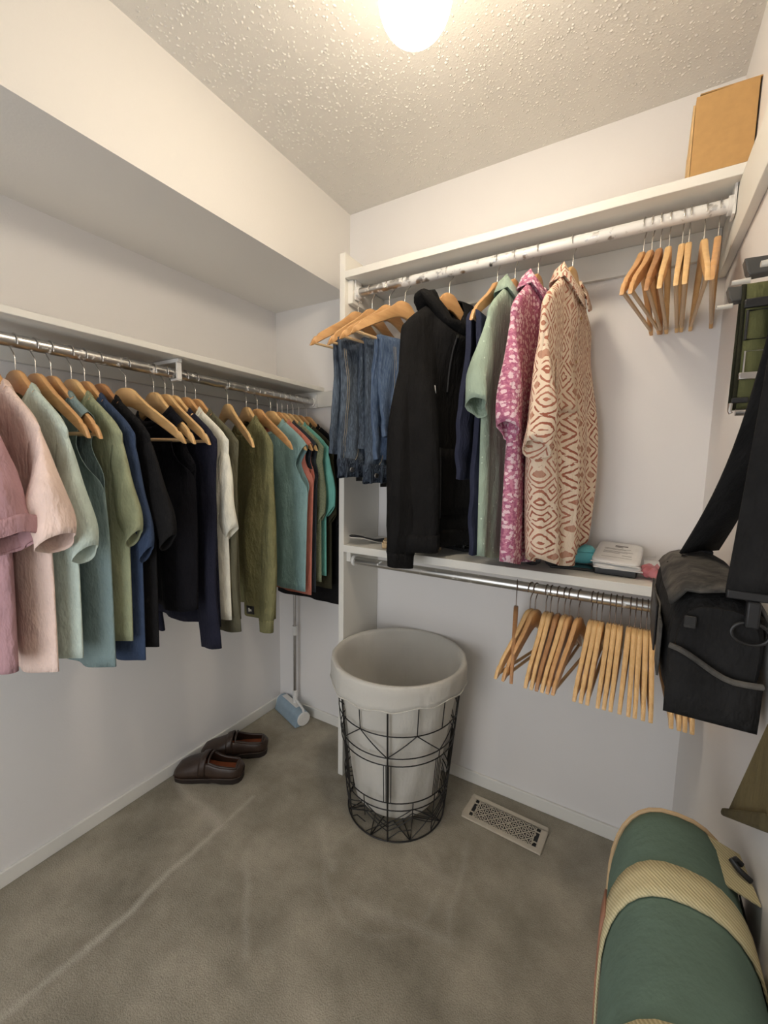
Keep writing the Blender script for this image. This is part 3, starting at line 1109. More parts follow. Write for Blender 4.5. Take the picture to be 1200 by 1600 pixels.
def jeans(label, loc, rot, mat, dark, x0, x1, zf, zb, band=True, seed=1, stitch=(), name='jeans', group='jeans over hanger bars', cat='jeans'):
    R = random.Random(seed)
    root = thing(name, label, cat, loc, radians(rot), group)
    zbar = -0.229
    ph = [R.uniform(0, 6) for _ in range(6)]

    def P(u, w_):
        """u across 0..1, w_ along -1 (front hem) .. 1 (back hem)"""
        x = lerp(x0, x1, u)
        r = 0.0155
        if w_ < -0.08:
            k = (-0.08 - w_) / 0.92
            z = lerp(zbar, zf, k)
            y = r + 0.010 * smooth(k * 2)
        elif w_ > 0.08:
            k = (w_ - 0.08) / 0.92
            z = lerp(zbar, zb, k)
            y = -r - 0.010 * smooth(k * 2)
        else:
            k = 0
            a = lerp(0, pi, (w_ + 0.08) / 0.16)
            z = zbar + r * sin(a)
            y = r * cos(a)
        wr = smooth(k * 3)
        y += wr * (0.006 * sin(7 * u + ph[0] + 3 * k) + 0.004 * sin(15 * u + ph[1] - 5 * k) + 0.003 * sin(30 * k + ph[2] + 4 * u) * smooth(k * 2 - 0.7))
        x += wr * 0.006 * sin(5 * k + ph[3]) * (u - 0.5) * 2
        return Vector((x, y, z))
    nu, nw_ = 15, 64
    mb = MB().grid([[P(i / (nu - 1), -1 + 2 * j / (nw_ - 1)) for i in range(nu)] for j in range(nw_)])
    legs = mb.build('legs', mat, root, angle=80, solid=0.017)
    legs.modifiers['solid'].thickness = 0.017
    b = legs.modifiers.new('bevel', 'BEVEL')
    b.width = 0.006
    b.segments = 3
    b.limit_method = 'ANGLE'
    for us_ in stitch:
        for dd in (-0.004, 0.004):
            pth = [P(us_, -0.12 - 0.86 * k / 30) + Vector((dd, 0.0088, 0)) for k in range(31)]
            MB().tube(pth, 0.0009, 5).build('seam', stitch_m, legs)
    if band:
        cy = P(0.5, -1).y
        cx, hw_ = (x0 + x1) / 2, (x1 - x0) / 2 + 0.012
        rings = []
        for k in range(6):
            z = lerp(zf + 0.02, zf - 0.045, k / 5)
            hh_ = 0.017 + 0.004 * sin(k)
            rings.append([(cx + hw_ * math.copysign(abs(cos(a)) ** 0.5, cos(a)), cy + hh_ * math.copysign(abs(sin(a)) ** 0.7, sin(a)) + 0.004 * sin(3 * a + k), z + 0.005 * sin(2 * a)) for a in [2 * pi * q / 28 for q in range(28)]])
        wb_ = MB().loft(rings, True, False).build('waistband', dark, root, angle=70, solid=0.004)
        for xx in (cx - hw_ * 0.72, cx + hw_ * 0.1, cx + hw_ * 0.78):
            MB().box((xx - 0.005, cy + 0.021, zf - 0.047), (xx + 0.005, cy + 0.0265, zf + 0.018)).build('belt_loop', dark, wb_, bevel=0.001)
        MB().tube([(cx + hw_ * 0.45, cy + 0.021, zf - 0.018), (cx + hw_ * 0.45, cy + 0.027, zf - 0.018)], 0.009, 14).build('button', M['steel'], wb_, bevel=0.001)
        # curved pocket edge
        pth = []
        for k in range(13):
            a = lerp(pi, 1.6 * pi, k / 12)
            p = P(max(0.02, min(0.98, 0.75 + 0.42 * cos(a))), -0.98 + 0.16 * (1 + sin(a)) * 1.6)
            pth.append(p + Vector((0, 0.0095, 0)))
        MB().tube(pth, 0.0013, 5).build('pocket_seam', stitch_m, legs)
        MB().box((cx - 0.016, cy + 0.020, zf - 0.060), (cx + 0.012, cy + 0.0225, zf - 0.046)).build('size_tag', M['steel'], wb_, smooth=False)
    return root


dn1 = denim('dark_faded_denim', rgb(34, 40, 52), rgb(88, 98, 110))
dn2 = denim('charcoal_denim', rgb(34, 42, 56), rgb(76, 84, 94))
dn3 = denim('mid_blue_denim', rgb(50, 66, 92), rgb(92, 110, 138))
dnd = denim('dark_waist_denim', rgb(20, 24, 34), rgb(38, 44, 56))

hj = [(0.660, -21, 2, 'bare wooden hanger with bar nearest the divider panel'), (0.722, -17, 0, 'wooden hanger carrying the dark faded jeans'),
      (0.800, -22, 3, 'wooden hanger carrying the grey jeans behind the dark pair'), (0.868, -26, 6, 'wooden hanger carrying the mid blue jeans')]
for x, rot, tilt, label in hj:
    hanger(label, ru(x), -90 + rot, 'wood_mid', True, UG, tilt=-tilt)
jeans('dark faded blue jeans folded over a hanger, waistband down, nearest the divider', ru(0.722), -107, dn1, dnd, 0.035, 0.165, -0.66, -0.62, True, 3, (0.85,))
jeans('grey blue jeans folded over a hanger between two other pairs', ru(0.800), -112, dn2, dnd, 0.00, 0.12, -0.68, -0.60, True, 4, (0.25,))
jeans('mid blue jeans with pale seam stitching beside the black hoodie', ru(0.868), -112, dn3, dnd, 0.00, 0.125, -0.56, -0.64, False, 5, (0.55,))
jeans('navy trousers folded over a hanger bar between the black hoodie and the sage shirt', ru(1.200), -93, navy_s, navy_s, 0.03, 0.185, -0.93, -0.70, False, 8, (), 'navy_trousers', None, 'trousers')
for x, rot, wm, label in [(1.035, -110, 'wood_mid', 'wooden hanger inside the black hoodie'), 
                          (1.256, -94, 'wood_mid', 'wooden hanger holding the sage flecked shirt'), (1.326, -95, 'wood_mid', 'wooden hanger holding the pink flower shirt'),
                          (1.424, -100, 'wood_light', 'pale wooden hanger holding the diamond-patterned shirt'), (1.200, -93, 'wood_mid', 'wooden hanger carrying the navy trousers beside the black hoodie')]:
    hanger(label, ru(x), rot, wm, 'navy' in label, UG)
ordn = ['first', 'second', 'third', 'fourth', 'fifth', 'sixth', 'seventh', 'eighth', 'ninth', 'tenth', 'eleventh', 'twelfth', 'thirteenth', 'fourteenth', 'fifteenth', 'sixteenth',
        'seventeenth', 'eighteenth', 'nineteenth', 'twentieth', 'twenty-first', 'twenty-second', 'twenty-third', 'twenty-fourth']
for i, (x, rot, wm) in enumerate([(1.602, -10.2, 'wood_mid'), (1.621, -10.5, 'wood_mid'), (1.640, -6.5, 'wood_dark'), (1.660, -5, 'wood_light'), (1.689, -4.2, 'wood_light'),
                                  (1.703, -3.5, 'wood_light'), (1.735, -0.8, 'wood_light'), (1.764, -6.8, 'wood_mid')]):
    hanger('empty wooden hanger, %s from the left in the bunch under the cardboard box' % ordn[i], ru(x), -90 + rot, wm, True, 'empty hangers on the upper rod')

# ------------------------------------------------------------------ lower right rod: empty hangers
low = [(1.315, 11.8), (1.36, -14.5), (1.376, -12.5), (1.409, -3.2), (1.423, -2.5), (1.444, -4.5), (1.464, -6.0), (1.479, -6.2), (1.505, -9.5), (1.541, -4.2), (1.555, -3.5), (1.569, -3.0),
       (1.590, -1.8), (1.605, -1.8), (1.620, -1.8), (1.642, -2.2), (1.656, -0.5), (1.670, -0.5), (1.684, 0.6), (1.699, 1.0), (1.738, 2.0), (1.754, 2.0), (1.769, 1.0), (1.785, 0.5)]
for i, (x, rot) in enumerate(low):
    wm = 'wood_dark' if i in (0, 5) else ('wood_mid' if i in (7, 8, 2) else 'wood_light')
    hanger('empty wooden hanger, %s from the left on the lower rod' % ordn[i], (x, RLY2, RLZ2), -90 + rot, wm, True, 'empty hangers on the lower rod', 'hook_dark')

# ------------------------------------------------------------------ wire laundry basket with liner
BX, BY = 0.892, -0.264
ZT, RT, RB = 0.615, 0.25, 0.19
bk_ = thing('laundry_basket', 'round black wire laundry basket with a white cloth liner on the carpet', 'basket', (BX, BY, 0))


def br(z):
    return lerp(RB, RT - 0.004, z / ZT)


def bp(a, z, r=0.0):
    q = br(z) + r
    return (q * cos(a), q * sin(a), z)


def wire(name, pts, r=0.0021, loop=False):
    return MB().tube(pts, r, 6, loop).build(name, M['black_metal'], bk_, angle=80)


ZW = 0.0035
for z in (ZW, 0.135, 0.165, 0.315, 0.345, 0.43, 0.60):
    wire('hoop', [bp(2 * pi * k / 64, z) for k in range(64)], 0.0028 if z in (ZW, 0.60) else 0.0021, True)
NS = 14
da = 2 * pi / NS
for k in range(NS):
    a = k * da + 0.12
    s1 = 1 if k % 2 == 0 else -1
    wire('wire', [bp(a, 0.43), bp(a, 0.60)], 0.002)
    lo_, hi_ = (0.43, 0.345) if k % 2 == 0 else (0.345, 0.43)
    wire('diagonal_wire', [bp(a + da * s / 6, lerp(lo_, hi_, s / 6)) for s in range(7)], 0.002)
    if k % 2:
        wire('wire', [bp(a, 0.315), bp(a, 0.345)], 0.002)
        for s in (-0.06, -0.02, 0.02, 0.06):
            wire('wire', [bp(a + s, 0.165), bp(a + s, 0.315)], 0.0018)
        wire('wire', [bp(a, ZW), bp(a, 0.165)], 0.002)
    else:
        wire('wire', [bp(a, 0.08), bp(a, 0.165)], 0.002)
    lo_, hi_ = (0.138, 0.082) if k % 2 == 0 else (0.082, 0.138)
    for zz in (0.0, 0.018, 0.036):
        wire('chevron_wire', [bp(a + da * s / 5, lerp(lo_, hi_, s / 5) - zz) for s in range(6)], 0.0018)
    wire('diagonal_wire', [bp(a, 0.010), bp(a + da * 0.5, 0.05), bp(a + da, 0.085 if k % 2 == 0 else 0.05)], 0.0018)
for k in range(4):
    a = k * pi / 2 + 0.35
    wire('upright', [bp(a, ZW), bp(a, 0.60)], 0.0036)
for k in range(8):
    a = 2 * pi * k / 8
    wire('base_wire', [(0.004 * cos(a), 0.004 * sin(a), ZW), (RB * cos(a), RB * sin(a), ZW)], 0.002)
    wire('base_wire', [(RB * cos(a), RB * sin(a), ZW), (0.1 * cos(a + pi / 8), 0.1 * sin(a + pi / 8), ZW), (RB * cos(a + pi / 4), RB * sin(a + pi / 4), ZW)], 0.0018)

# liner: bag inside, folded over the rim
Rl = random.Random(4)
rings = []
seg_ = 72
prof = [(0.0, 0.058)] + [(lerp(0.03, 0.150, k / 5), 0.058 + 0.004 * (k / 5) ** 3) for k in range(6)]
prof += [(lerp(0.160, RT - 0.014, smooth(k / 10) * 0.35 + k / 10 * 0.65), lerp(0.075, ZT - 0.004, k / 10)) for k in range(11)]
prof += [(RT - 0.006, ZT + 0.005), (RT + 0.002, ZT + 0.006), (RT + 0.007, ZT - 0.002), (RT + 0.008, ZT - 0.03), (RT + 0.0065, ZT - 0.06), (RT + 0.0085, ZT - 0.078)]
for i, (r, z) in enumerate(prof):
    ring = []
    for k in range(seg_):
        a = 2 * pi * k / seg_
        wv = 0.0
        if 6 < i < 17:
            wv = 0.004 * sin(5 * a + z * 9) + 0.003 * sin(11 * a - z * 14)
        zz = z
        if i >= 20:
            wv = 0.0018 * sin(9 * a) + 0.0015 * sin(23 * a + i)
            zz = z + 0.010 * sin(2.3 * a + 0.6) * (i - 19) / 3 + 0.004 * sin(13 * a) * (i - 19) / 3
        ring.append(((r + wv) * cos(a), (r + wv) * sin(a), zz))
    rings.append(ring)
MB().loft(rings, True, False).build('liner', M['liner'], bk_, angle=80, solid=0.002)
hm = []
for k in range(seg_):
    a = 2 * pi * k / seg_
    r = RT + 0.0098 + 0.0018 * sin(9 * a) + 0.0015 * sin(23 * a + 22)
    hm.append((r * cos(a), r * sin(a), ZT - 0.076 + 0.010 * sin(2.3 * a + 0.6) + 0.004 * sin(13 * a)))
MB().tube(hm, 0.0024, 6, True).build('liner_hem', M['liner'], bk_, angle=80)

# ------------------------------------------------------------------ floor register
vent = thing('floor_register', 'beige metal floor vent with a lattice grille set in the carpet by the back wall', 'vent', (1.293, -0.140, 0), radians(-2.5))
beige = plain('beige_enamel', rgb(196, 186, 168), 0.45)
VX, VY = 0.147, 0.066
MB().box((-VX + 0.012, -VY + 0.012, 0.0004), (VX - 0.012, VY - 0.012, 0.0016)).build('duct_shade_plate', M['black'], vent, smooth=False)  # black plate above the closed floor, stands in for shade inside the duct
fr_ = MB()
for (a, b, c_, d) in ((-VX, -VY, VX, -VY + 0.020), (-VX, VY - 0.020, VX, VY), (-VX, -VY + 0.020, -VX + 0.022, VY - 0.020), (VX - 0.022, -VY + 0.020, VX, VY - 0.020)):
    fr_.box((a, b, 0.0005), (c_, d, 0.007))
fr_.build('frame', beige, vent, smooth=False, bevel=0.003)
gr = MB()
IX, IY = VX - 0.022, VY - 0.020
zt0, zt1 = 0.0035, 0.0062
# two bars framing the end slots
for sx in (-1, 1):
    xx = sx * (IX - 0.016)
    gr.box((xx - 0.002, -IY, zt0), (xx + 0.002, IY, zt1))
    for yy in (-0.024, 0.024):
        gr.box((min(sx * IX, xx), yy - 0.002, zt0), (max(sx * IX, xx), yy + 0.002, zt1))
LXI = IX - 0.018
px_ = 2 * LXI / 12
py_ = 2 * IY / 5


def annulus(cx, cy, ro, ri, n=12):
    for k in range(n):
        a, b = 2 * pi * k / n, 2 * pi * (k + 1) / n
        q = [(cx + ro * cos(a), cy + ro * sin(a)), (cx + ro * cos(b), cy + ro * sin(b)), (cx + ri * cos(b), cy + ri * sin(b)), (cx + ri * cos(a), cy + ri * sin(a))]
        gr.prism(q, zt0, zt1)


for i in range(13):
    for j in range(6):
        if (i + j) % 2 == 0:
            continue
        annulus(-LXI + i * px_, -IY + j * py_, 0.0078, 0.0048, 10)
for i in range(12):
    for j in range(5):
        cx, cy = -LXI + (i + 0.5) * px_, -IY + (j + 0.5) * py_
        dx_, dy_ = px_ / 2, py_ / 2
        if (i + j) % 2 == 0:
            p0, p1 = (cx - dx_, cy - dy_), (cx + dx_, cy + dy_)
        else:
            p0, p1 = (cx - dx_, cy + dy_), (cx + dx_, cy - dy_)
        d = Vector((p1[0] - p0[0], p1[1] - p0[1])).normalized()
        nn = Vector((-d.y, d.x)) * 0.0017
        gr.prism([(p0[0] + nn.x, p0[1] + nn.y), (p0[0] - nn.x, p0[1] - nn.y), (p1[0] - nn.x, p1[1] - nn.y), (p1[0] + nn.x, p1[1] + nn.y)], zt0, zt1)
gr.build('grille', beige, vent, smooth=False, weld=False)
MB().box((0.012, -0.003, 0.0062), (0.020, 0.002, 0.011)).build('damper_lever', beige, vent, bevel=0.001)

# ------------------------------------------------------------------ brown shoes
def shoe(label, loc, rot, sgn, roll=0.0):
    root = thing('shoe', label, 'shoe', loc, radians(rot), 'brown leather shoes by the left wall')
    L = 0.290
    root.scale = (1.12, 1.0, 1.12)

    def outline(k):      # half widths and centre along the length, k 0 heel .. 1 toe
        wd = interp(k, [(0, 0.012), (0.03, 0.026), (0.1, 0.036), (0.3, 0.037), (0.5, 0.040), (0.7, 0.048), (0.85, 0.046), (0.94, 0.036), (0.985, 0.020), (1, 0.008)])
        cx = sgn * 0.008 * sin(pi * max(0, (k - 0.35)) / 0.65)
        return wd, cx
    ks = [0, 0.012, 0.03, 0.06, 0.1, 0.16, 0.22, 0.28, 0.34, 0.4, 0.46, 0.52, 0.6, 0.68, 0.76, 0.84, 0.9, 0.94, 0.97, 0.985, 1]
    sole = []
    for k in ks:
        wd, cx = outline(k)
        z0 = 0.0012 + (0.004 if 0.33 < k < 0.45 else 0)
        y = (k - 0.5) * L
        zt = 0.026 if k < 0.42 else 0.021
        sole.append([(cx - wd - 0.003, y, z0 + 0.004), (cx - wd, y, z0), (cx + wd, y, z0), (cx + wd + 0.003, y, z0 + 0.004), (cx + wd + 0.004, y, zt), (cx - wd - 0.004, y, zt)])
    MB().loft(sole).build('sole', M['sole'], root, angle=50)
    welt = [(outline(k)[1] + outline(k)[0] + 0.004, (k - 0.5) * L, 0.0255 if k < 0.42 else 0.0212) for k in ks] + [(outline(k)[1] - outline(k)[0] - 0.004, (k - 0.5) * L, 0.0255 if k < 0.42 else 0.0212) for k in reversed(ks)]
    MB().tube(welt, 0.0022, 5, True).build('welt', M['leather'], root, angle=80)
    # upper
    m_ = 16
    g = []
    for k in ks:
        wd, cx = outline(k)
        y = (k - 0.5) * L
        hgt = interp(k, [(0, 0.05), (0.03, 0.066), (0.1, 0.072), (0.3, 0.078), (0.46, 0.094), (0.55, 0.090), (0.7, 0.072), (0.85, 0.060), (0.94, 0.050), (1, 0.028)])
        row = []
        for j in range(m_ + 1):
            a = pi * j / m_
            ca, sa = cos(a), sin(a)
            x = cx + wd * math.copysign(abs(ca) ** 0.7, ca)
            z = 0.02 + (hgt - 0.02) * abs(sa) ** 0.75
            row.append((x, y - (0.006 * sa if k < 0.02 else 0), z))
        g.append(row)
    mb = MB()
    n = m_ + 1
    vs = [p for r in g for p in r]
    fs = []
    for i in range(len(ks) - 1):
        for j in range(m_):
            kk = (ks[i] + ks[i + 1]) / 2
            opening = 0.045 < kk < 0.50 and 4 <= j < m_ - 4
            if not opening:
                fs.append((i * n + j, i * n + j + 1, (i + 1) * n + j + 1, (i + 1) * n + j))
    mb.add(vs, fs)
    uo = mb.build('upper', M['leather'], root, angle=80, solid=0.004)
    # padded collar along the opening
    idx = [i for i, k in enumerate(ks) if 0.04 < k < 0.52]
    path = [g[i][4] for i in idx] + [g[idx[-1]][j] for j in range(5, m_ - 4)] + [g[i][m_ - 4] for i in reversed(idx)] + [g[idx[0]][j] for j in range(m_ - 5, 4, -1)]
    MB().tube(path, 0.0046, 8, True).build('collar', M['leather'], root, angle=80)
    ins = []
    for k in [q for q in ks if 0.03 <= q <= 0.7]:
        wd, cx = outline(k)
        y = (k - 0.5) * L
        ins.append([(cx - wd + 0.006, y, 0.040), (cx - wd + 0.006, y, 0.030), (cx + wd - 0.006, y, 0.030), (cx + wd - 0.006, y, 0.040)])
    MB().loft(ins).build('lining', M['lining'], root, angle=50)
    # strap over the instep
    st = []
    for kk in (0.50, 0.53, 0.57, 0.60):
        wd, cx = outline(kk)
        hgt = interp(kk, [(0.46, 0.094), (0.55, 0.090), (0.7, 0.072)]) + 0.004
        st.append([(cx + (wd + 0.003) * math.copysign(abs(cos(pi * j / 20)) ** 0.7, cos(pi * j / 20)), (kk - 0.5) * L, 0.03 + (hgt - 0.03) * sin(pi * j / 20) ** 0.75) for j in range(21)])
    MB().loft(st, False, False).build('strap', M['leather'], root, angle=80, solid=0.004)
    return root


shoe('brown leather slip-on shoe nearest the camera, toe towards the left wall', (0.150, -0.575, 0), 119, 1)
s2 = shoe('brown leather slip-on shoe behind the other one, beside the baseboard', (0.125, -0.420, 0), 128, -1)

# ------------------------------------------------------------------ sticky roller with a long pole in the corner
roll = thing('lint_roller', 'long-handled lint roller with pale blue cover leaning in the corner', 'lint roller', (0.14, -0.055, 0), radians(-18))
blue_p = plain('pale_blue_plastic', rgb(150, 172, 188), 0.3)
prof = [(0.036 * cos(a), 0.039 + 0.036 * sin(a)) for a in [radians(d) for d in range(-60, 181, 20)]]
prof += [(-0.046, 0.004), (-0.044, 0.0015), (0.03, 0.0015)]
MB().loft([[(x, y, z) for y, z in prof] for x in (-0.112, 0.112)]).build('cover', blue_p, roll, angle=50, bevel=0.002)
MB().tube([(0.1125, 0, 0.038), (0.121, 0, 0.038)], 0.036, 24).build('end_cap', M['white_plastic'], roll, bevel=0.003)
MB().tube([(-0.1125, 0, 0.038), (-0.121, 0, 0.038)], 0.036, 24).build('end_cap', M['white_plastic'], roll, bevel=0.003)
MB().tube([(0.1215, 0, 0.038), (0.1225, 0, 0.038)], 0.014, 16).build('hub', M['white_plastic'], roll)
MB().tube([(0.118, 0.0, 0.06), (0.105, 0.004, 0.083), (0.05, 0.008, 0.092), (0.02, 0.010, 0.10)], 0.006, 8).build('yoke', M['white_plastic'], roll)
MB().tube([(0.012, 0.010, 0.076), (0.012, 0.010, 0.145)], 0.012, 16).build('neck', M['white_plastic'], roll, bevel=0.003)
MB().box((-0.09, -0.012, 0.0745), (0.06, 0.016, 0.0775)).build('cover_ridge', M['white_plastic'], roll, bevel=0.001)
MB().tube([(0.012, 0.010, 0.1455), (0.012, 0.012, 0.45)], 0.0085, 14).build('pole', M['steel'], roll)
MB().tube([(0.012, 0.012, 0.4505), (0.012, 0.012, 0.50)], 0.0125, 14).build('pole_joint', M['white_plastic'], roll)
MB().tube([(0.012, 0.012, 0.5005), (0.012, 0.014, 1.02)], 0.0075, 14).build('pole', M['steel'], roll)

# ------------------------------------------------------------------ things on the mid-height shelf
SZ = 1.0172
ins = thing('insole', 'single black shoe insole with a pale edge, lying on the shelf beside the divider', 'insole', (0.715, -0.14, SZ), radians(-30))
ks = [k / 16 for k in range(17)]


def insole_ring(zoff, th, shrink):
    o = []
    for k in ks:
        wd = interp(k, [(0, 0.010), (0.06, 0.026), (0.25, 0.030), (0.5, 0.030), (0.75, 0.040), (0.92, 0.032), (1, 0.010)]) - shrink
        z = zoff + 0.028 * smooth((0.55 - k) / 0.5)
        y = (k - 0.5) * 0.26
        o.append([(-wd, y, z), (wd, y, z), (wd, y, z + th), (-wd, y, z + th)])
    return o


MB().loft(insole_ring(0.0003, 0.004, 0)).build('base_layer', M['liner'], ins, angle=50)
MB().loft(insole_ring(0.0045, 0.004, 0.001)).build('top_layer', M['black_matte'], ins, angle=50)

cb = thing('wooden_block', 'small pale wooden box half hidden behind the black hoodie sleeve', 'box', (0.885, -0.165, SZ), radians(28))
pale_w = wood('pale_pine', rgb(200, 168, 122), rgb(216, 188, 146), 0.6)
MB().box((-0.115, -0.035, 0.0003), (0.115, 0.035, 0.022)).build('tray', pale_w, cb, smooth=False, bevel=0.002)
MB().box((-0.110, -0.032, 0.0222), (0.112, 0.036, 0.030)).build('lid', pale_w, cb, smooth=False, bevel=0.002)

sd = thing('sandal', 'black strappy sandal lying on the shelf below the navy trousers', 'sandal', (1.03, -0.075, SZ), radians(70))
MB().loft([[(x - w_, y, 0.0003), (x + w_, y, 0.0003), (x + w_, y, 0.012), (x - w_, y, 0.012)] for y, w_, x in [(-0.085, 0.012, 0), (-0.075, 0.026, 0), (-0.02, 0.027, 0), (0.04, 0.032, 0.003), (0.075, 0.028, 0.003), (0.088, 0.012, 0.002)]]).build('footbed', M['black_matte'], sd, bevel=0.003)
for y0, hh in ((-0.055, 0.04), (-0.01, 0.03), (0.045, 0.026)):
    MB().loft([[(0.030 * cos(pi * k / 12), y0 + dy + 0.012 * cos(pi * k / 12), 0.012 + hh * sin(pi * k / 12)) for k in range(13)] for dy in (-0.008, 0.008)], False, False).build('strap', M['black'], sd, solid=0.002)

pp = MB().loft([[(-0.045, -0.022, 0.0003), (0.045, -0.03, 0.0003), (0.045, -0.03, 0.0009), (-0.045, -0.022, 0.0009)], [(-0.04, 0.024, 0.0003), (0.04, 0.020, 0.003), (0.04, 0.020, 0.0036), (-0.04, 0.024, 0.0009)]]).build('paper_slip', M['white_plastic'], smooth=False, loc=(1.165, -0.185, SZ))
tag(pp, 'white paper slip lying on the shelf front below the sage shirt', 'paper')

glass_d = plain('smoked_lens', (0.03, 0.028, 0.03, 1), 0.12)
gl = thing('sunglasses', 'dark sunglasses lying on the shelf under the hem of the patterned shirt', 'glasses', (1.385, -0.195, SZ), radians(12))
for sx in (-1, 1):
    MB().loft([[(sx * 0.034 + 0.029 * cos(2 * pi * k / 18) * (1 - 0.08 * j), 0.004 * j, 0.021 + 0.020 * sin(2 * pi * k / 18)) for k in range(18)] for j in (0, 1)]).build('lens', glass_d, gl, bevel=0.001)
    MB().tube([(sx * 0.064, 0.002, 0.032), (sx * 0.066, 0.02, 0.032), (sx * 0.060, 0.09, 0.026), (sx * 0.055, 0.13, 0.004)], 0.0024, 6).build('temple', M['black'], gl)
MB().tube([(-0.010, 0.002, 0.03), (0, 0.001, 0.034), (0.010, 0.002, 0.03)], 0.0024, 6).build('bridge', M['black'], gl)

ph_ = thing('phone', 'flat black glass slab lying on the shelf beneath the teal case', 'phone', (1.475, -0.155, SZ), radians(8))
MB().box((-0.072, -0.036, 0.0003), (0.072, 0.036, 0.0085)).build('casing', M['black'], ph_, bevel=0.003)
MB().box((-0.068, -0.032, 0.0087), (0.068, 0.032, 0.0092)).build('glass', glass_d, ph_, smooth=False)

tc = thing('teal_case', 'small rounded teal hard case on the shelf beside the white mail packets', 'case', (1.487, -0.110, SZ + 0.0098), radians(10))
teal_p = plain('teal_silicone', rgb(104, 186, 190), 0.5, var=0.03)


def superell(cx, cy, hx, hy, n=28, e=0.6):
    return [(cx + hx * math.copysign(abs(cos(2 * pi * k / n)) ** e, cos(2 * pi * k / n)), cy + hy * math.copysign(abs(sin(2 * pi * k / n)) ** e, sin(2 * pi * k / n))) for k in range(n)]


def pillow(hx, hy, z0, z1, a, b, n=28):
    rings = []
    for k in range(9):
        q = lerp(a, b, k / 8)
        sc = cos(q) ** 0.55 if cos(q) > 0 else 0.02
        zz = lerp(z0, z1, (math.copysign(abs(sin(q)) ** 0.7, sin(q)) + 1) / 2)
        rings.append([(x, y, zz) for x, y in superell(0, 0, max(0.004, hx * sc), max(0.004, hy * sc), n)])
    return MB().loft(rings)


pillow(0.046, 0.028, 0.0, 0.062, -pi / 2 + 0.05, 0.18).build('case_bottom', teal_p, tc, angle=80)
pillow(0.0462, 0.0282, 0.0003, 0.0625, 0.20, pi / 2 - 0.05).build('case_lid', teal_p, tc, angle=80)
MB().tube([(0.046, 0, 0.040), (0.052, 0, 0.046), (0.050, 0, 0.034), (0.046, 0, 0.038)], 0.0012, 6).build('loop', M['white_plastic'], tc)

# stack of white mail packets, leaning back on a black box
bx_o = thing('black_box', 'low black box under the white mail packets on the shelf', 'box', (1.597, -0.125, SZ), radians(-4))
MB().box((-0.055, -0.075, 0.0003), (0.058, 0.085, 0.024)).build('tray', M['black'], bx_o, bevel=0.003)
MB().box((-0.057, -0.077, 0.0242), (0.060, 0.087, 0.030)).build('lid', M['black'], bx_o, bevel=0.003)
mail_w = plain('poly_mailer', (0.74, 0.73, 0.71, 1), 0.28, var=0.04, bump=0.4, bscale=40)
ink = plain('grey_print', rgb(110, 106, 104), 0.7)


def packet(label, loc, rot, tilt, printed, sx=0.066, sy=0.098):
    r = thing('mail_packet', label, 'packet', loc, radians(rot), 'white mail packets')
    r.rotation_euler = (radians(tilt), radians(2), radians(rot))
    R = random.Random(int(rot * 10) + 3)
    rings = []
    n = 40
    base = superell(0, 0, sx, sy, n, 0.25)
    wv = [R.uniform(-0.003, 0.003) for _ in range(n)]
    for z, sc in ((0.0015, 0.90), (0.0, 0.96), (0.003, 1.0), (0.006, 1.0), (0.0105, 0.95), (0.012, 0.88)):
        rings.append([(x * sc, y * sc, z + (wv[i] if sc > 0.99 else 0)) for i, (x, y) in enumerate(base)])
    MB().loft(rings).build('pouch', mail_w, r, angle=60)
    MB().box((-sx * 0.99, -sy * 1.06, 0.004), (sx * 0.99, -sy * 0.97, 0.0055)).build('seal_strip', mail_w, r, smooth=False)
    if printed:
        p = MB().box((-sx * 0.78, -sy * 0.80, 0.0122), (sx * 0.80, sy * 0.80, 0.0126)).build('address_label', M['white_plastic'], r, smooth=False)
        q = MB()
        for k, (xa, xb, yy, hh) in enumerate([(-0.2, 0.35, 0.52, 0.05), (-0.2, 0.15, 0.40, 0.025), (-0.62, 0.5, 0.22, 0.012), (-0.62, 0.3, 0.14, 0.012), (-0.62, 0.62, -0.05, 0.010),
                                              (-0.62, 0.4, -0.13, 0.010), (-0.62, 0.1, -0.22, 0.012), (0.2, 0.6, -0.4, 0.014), (-0.62, 0.62, -0.62, 0.008)]):
            q.box((sx * xa, sy * (yy - hh), 0.0127), (sx * xb, sy * (yy + hh), 0.0129))
        q.build('print_lines', ink, p, smooth=False)
    return r


packet('lower white plastic mail packet, crumpled, resting on the black box', (1.590, -0.118, SZ + 0.0315), 6, 6, False)
packet('upper white mail packet with a printed address label, on top of its stack', (1.597, -0.112, SZ + 0.050), -3, 9, True)

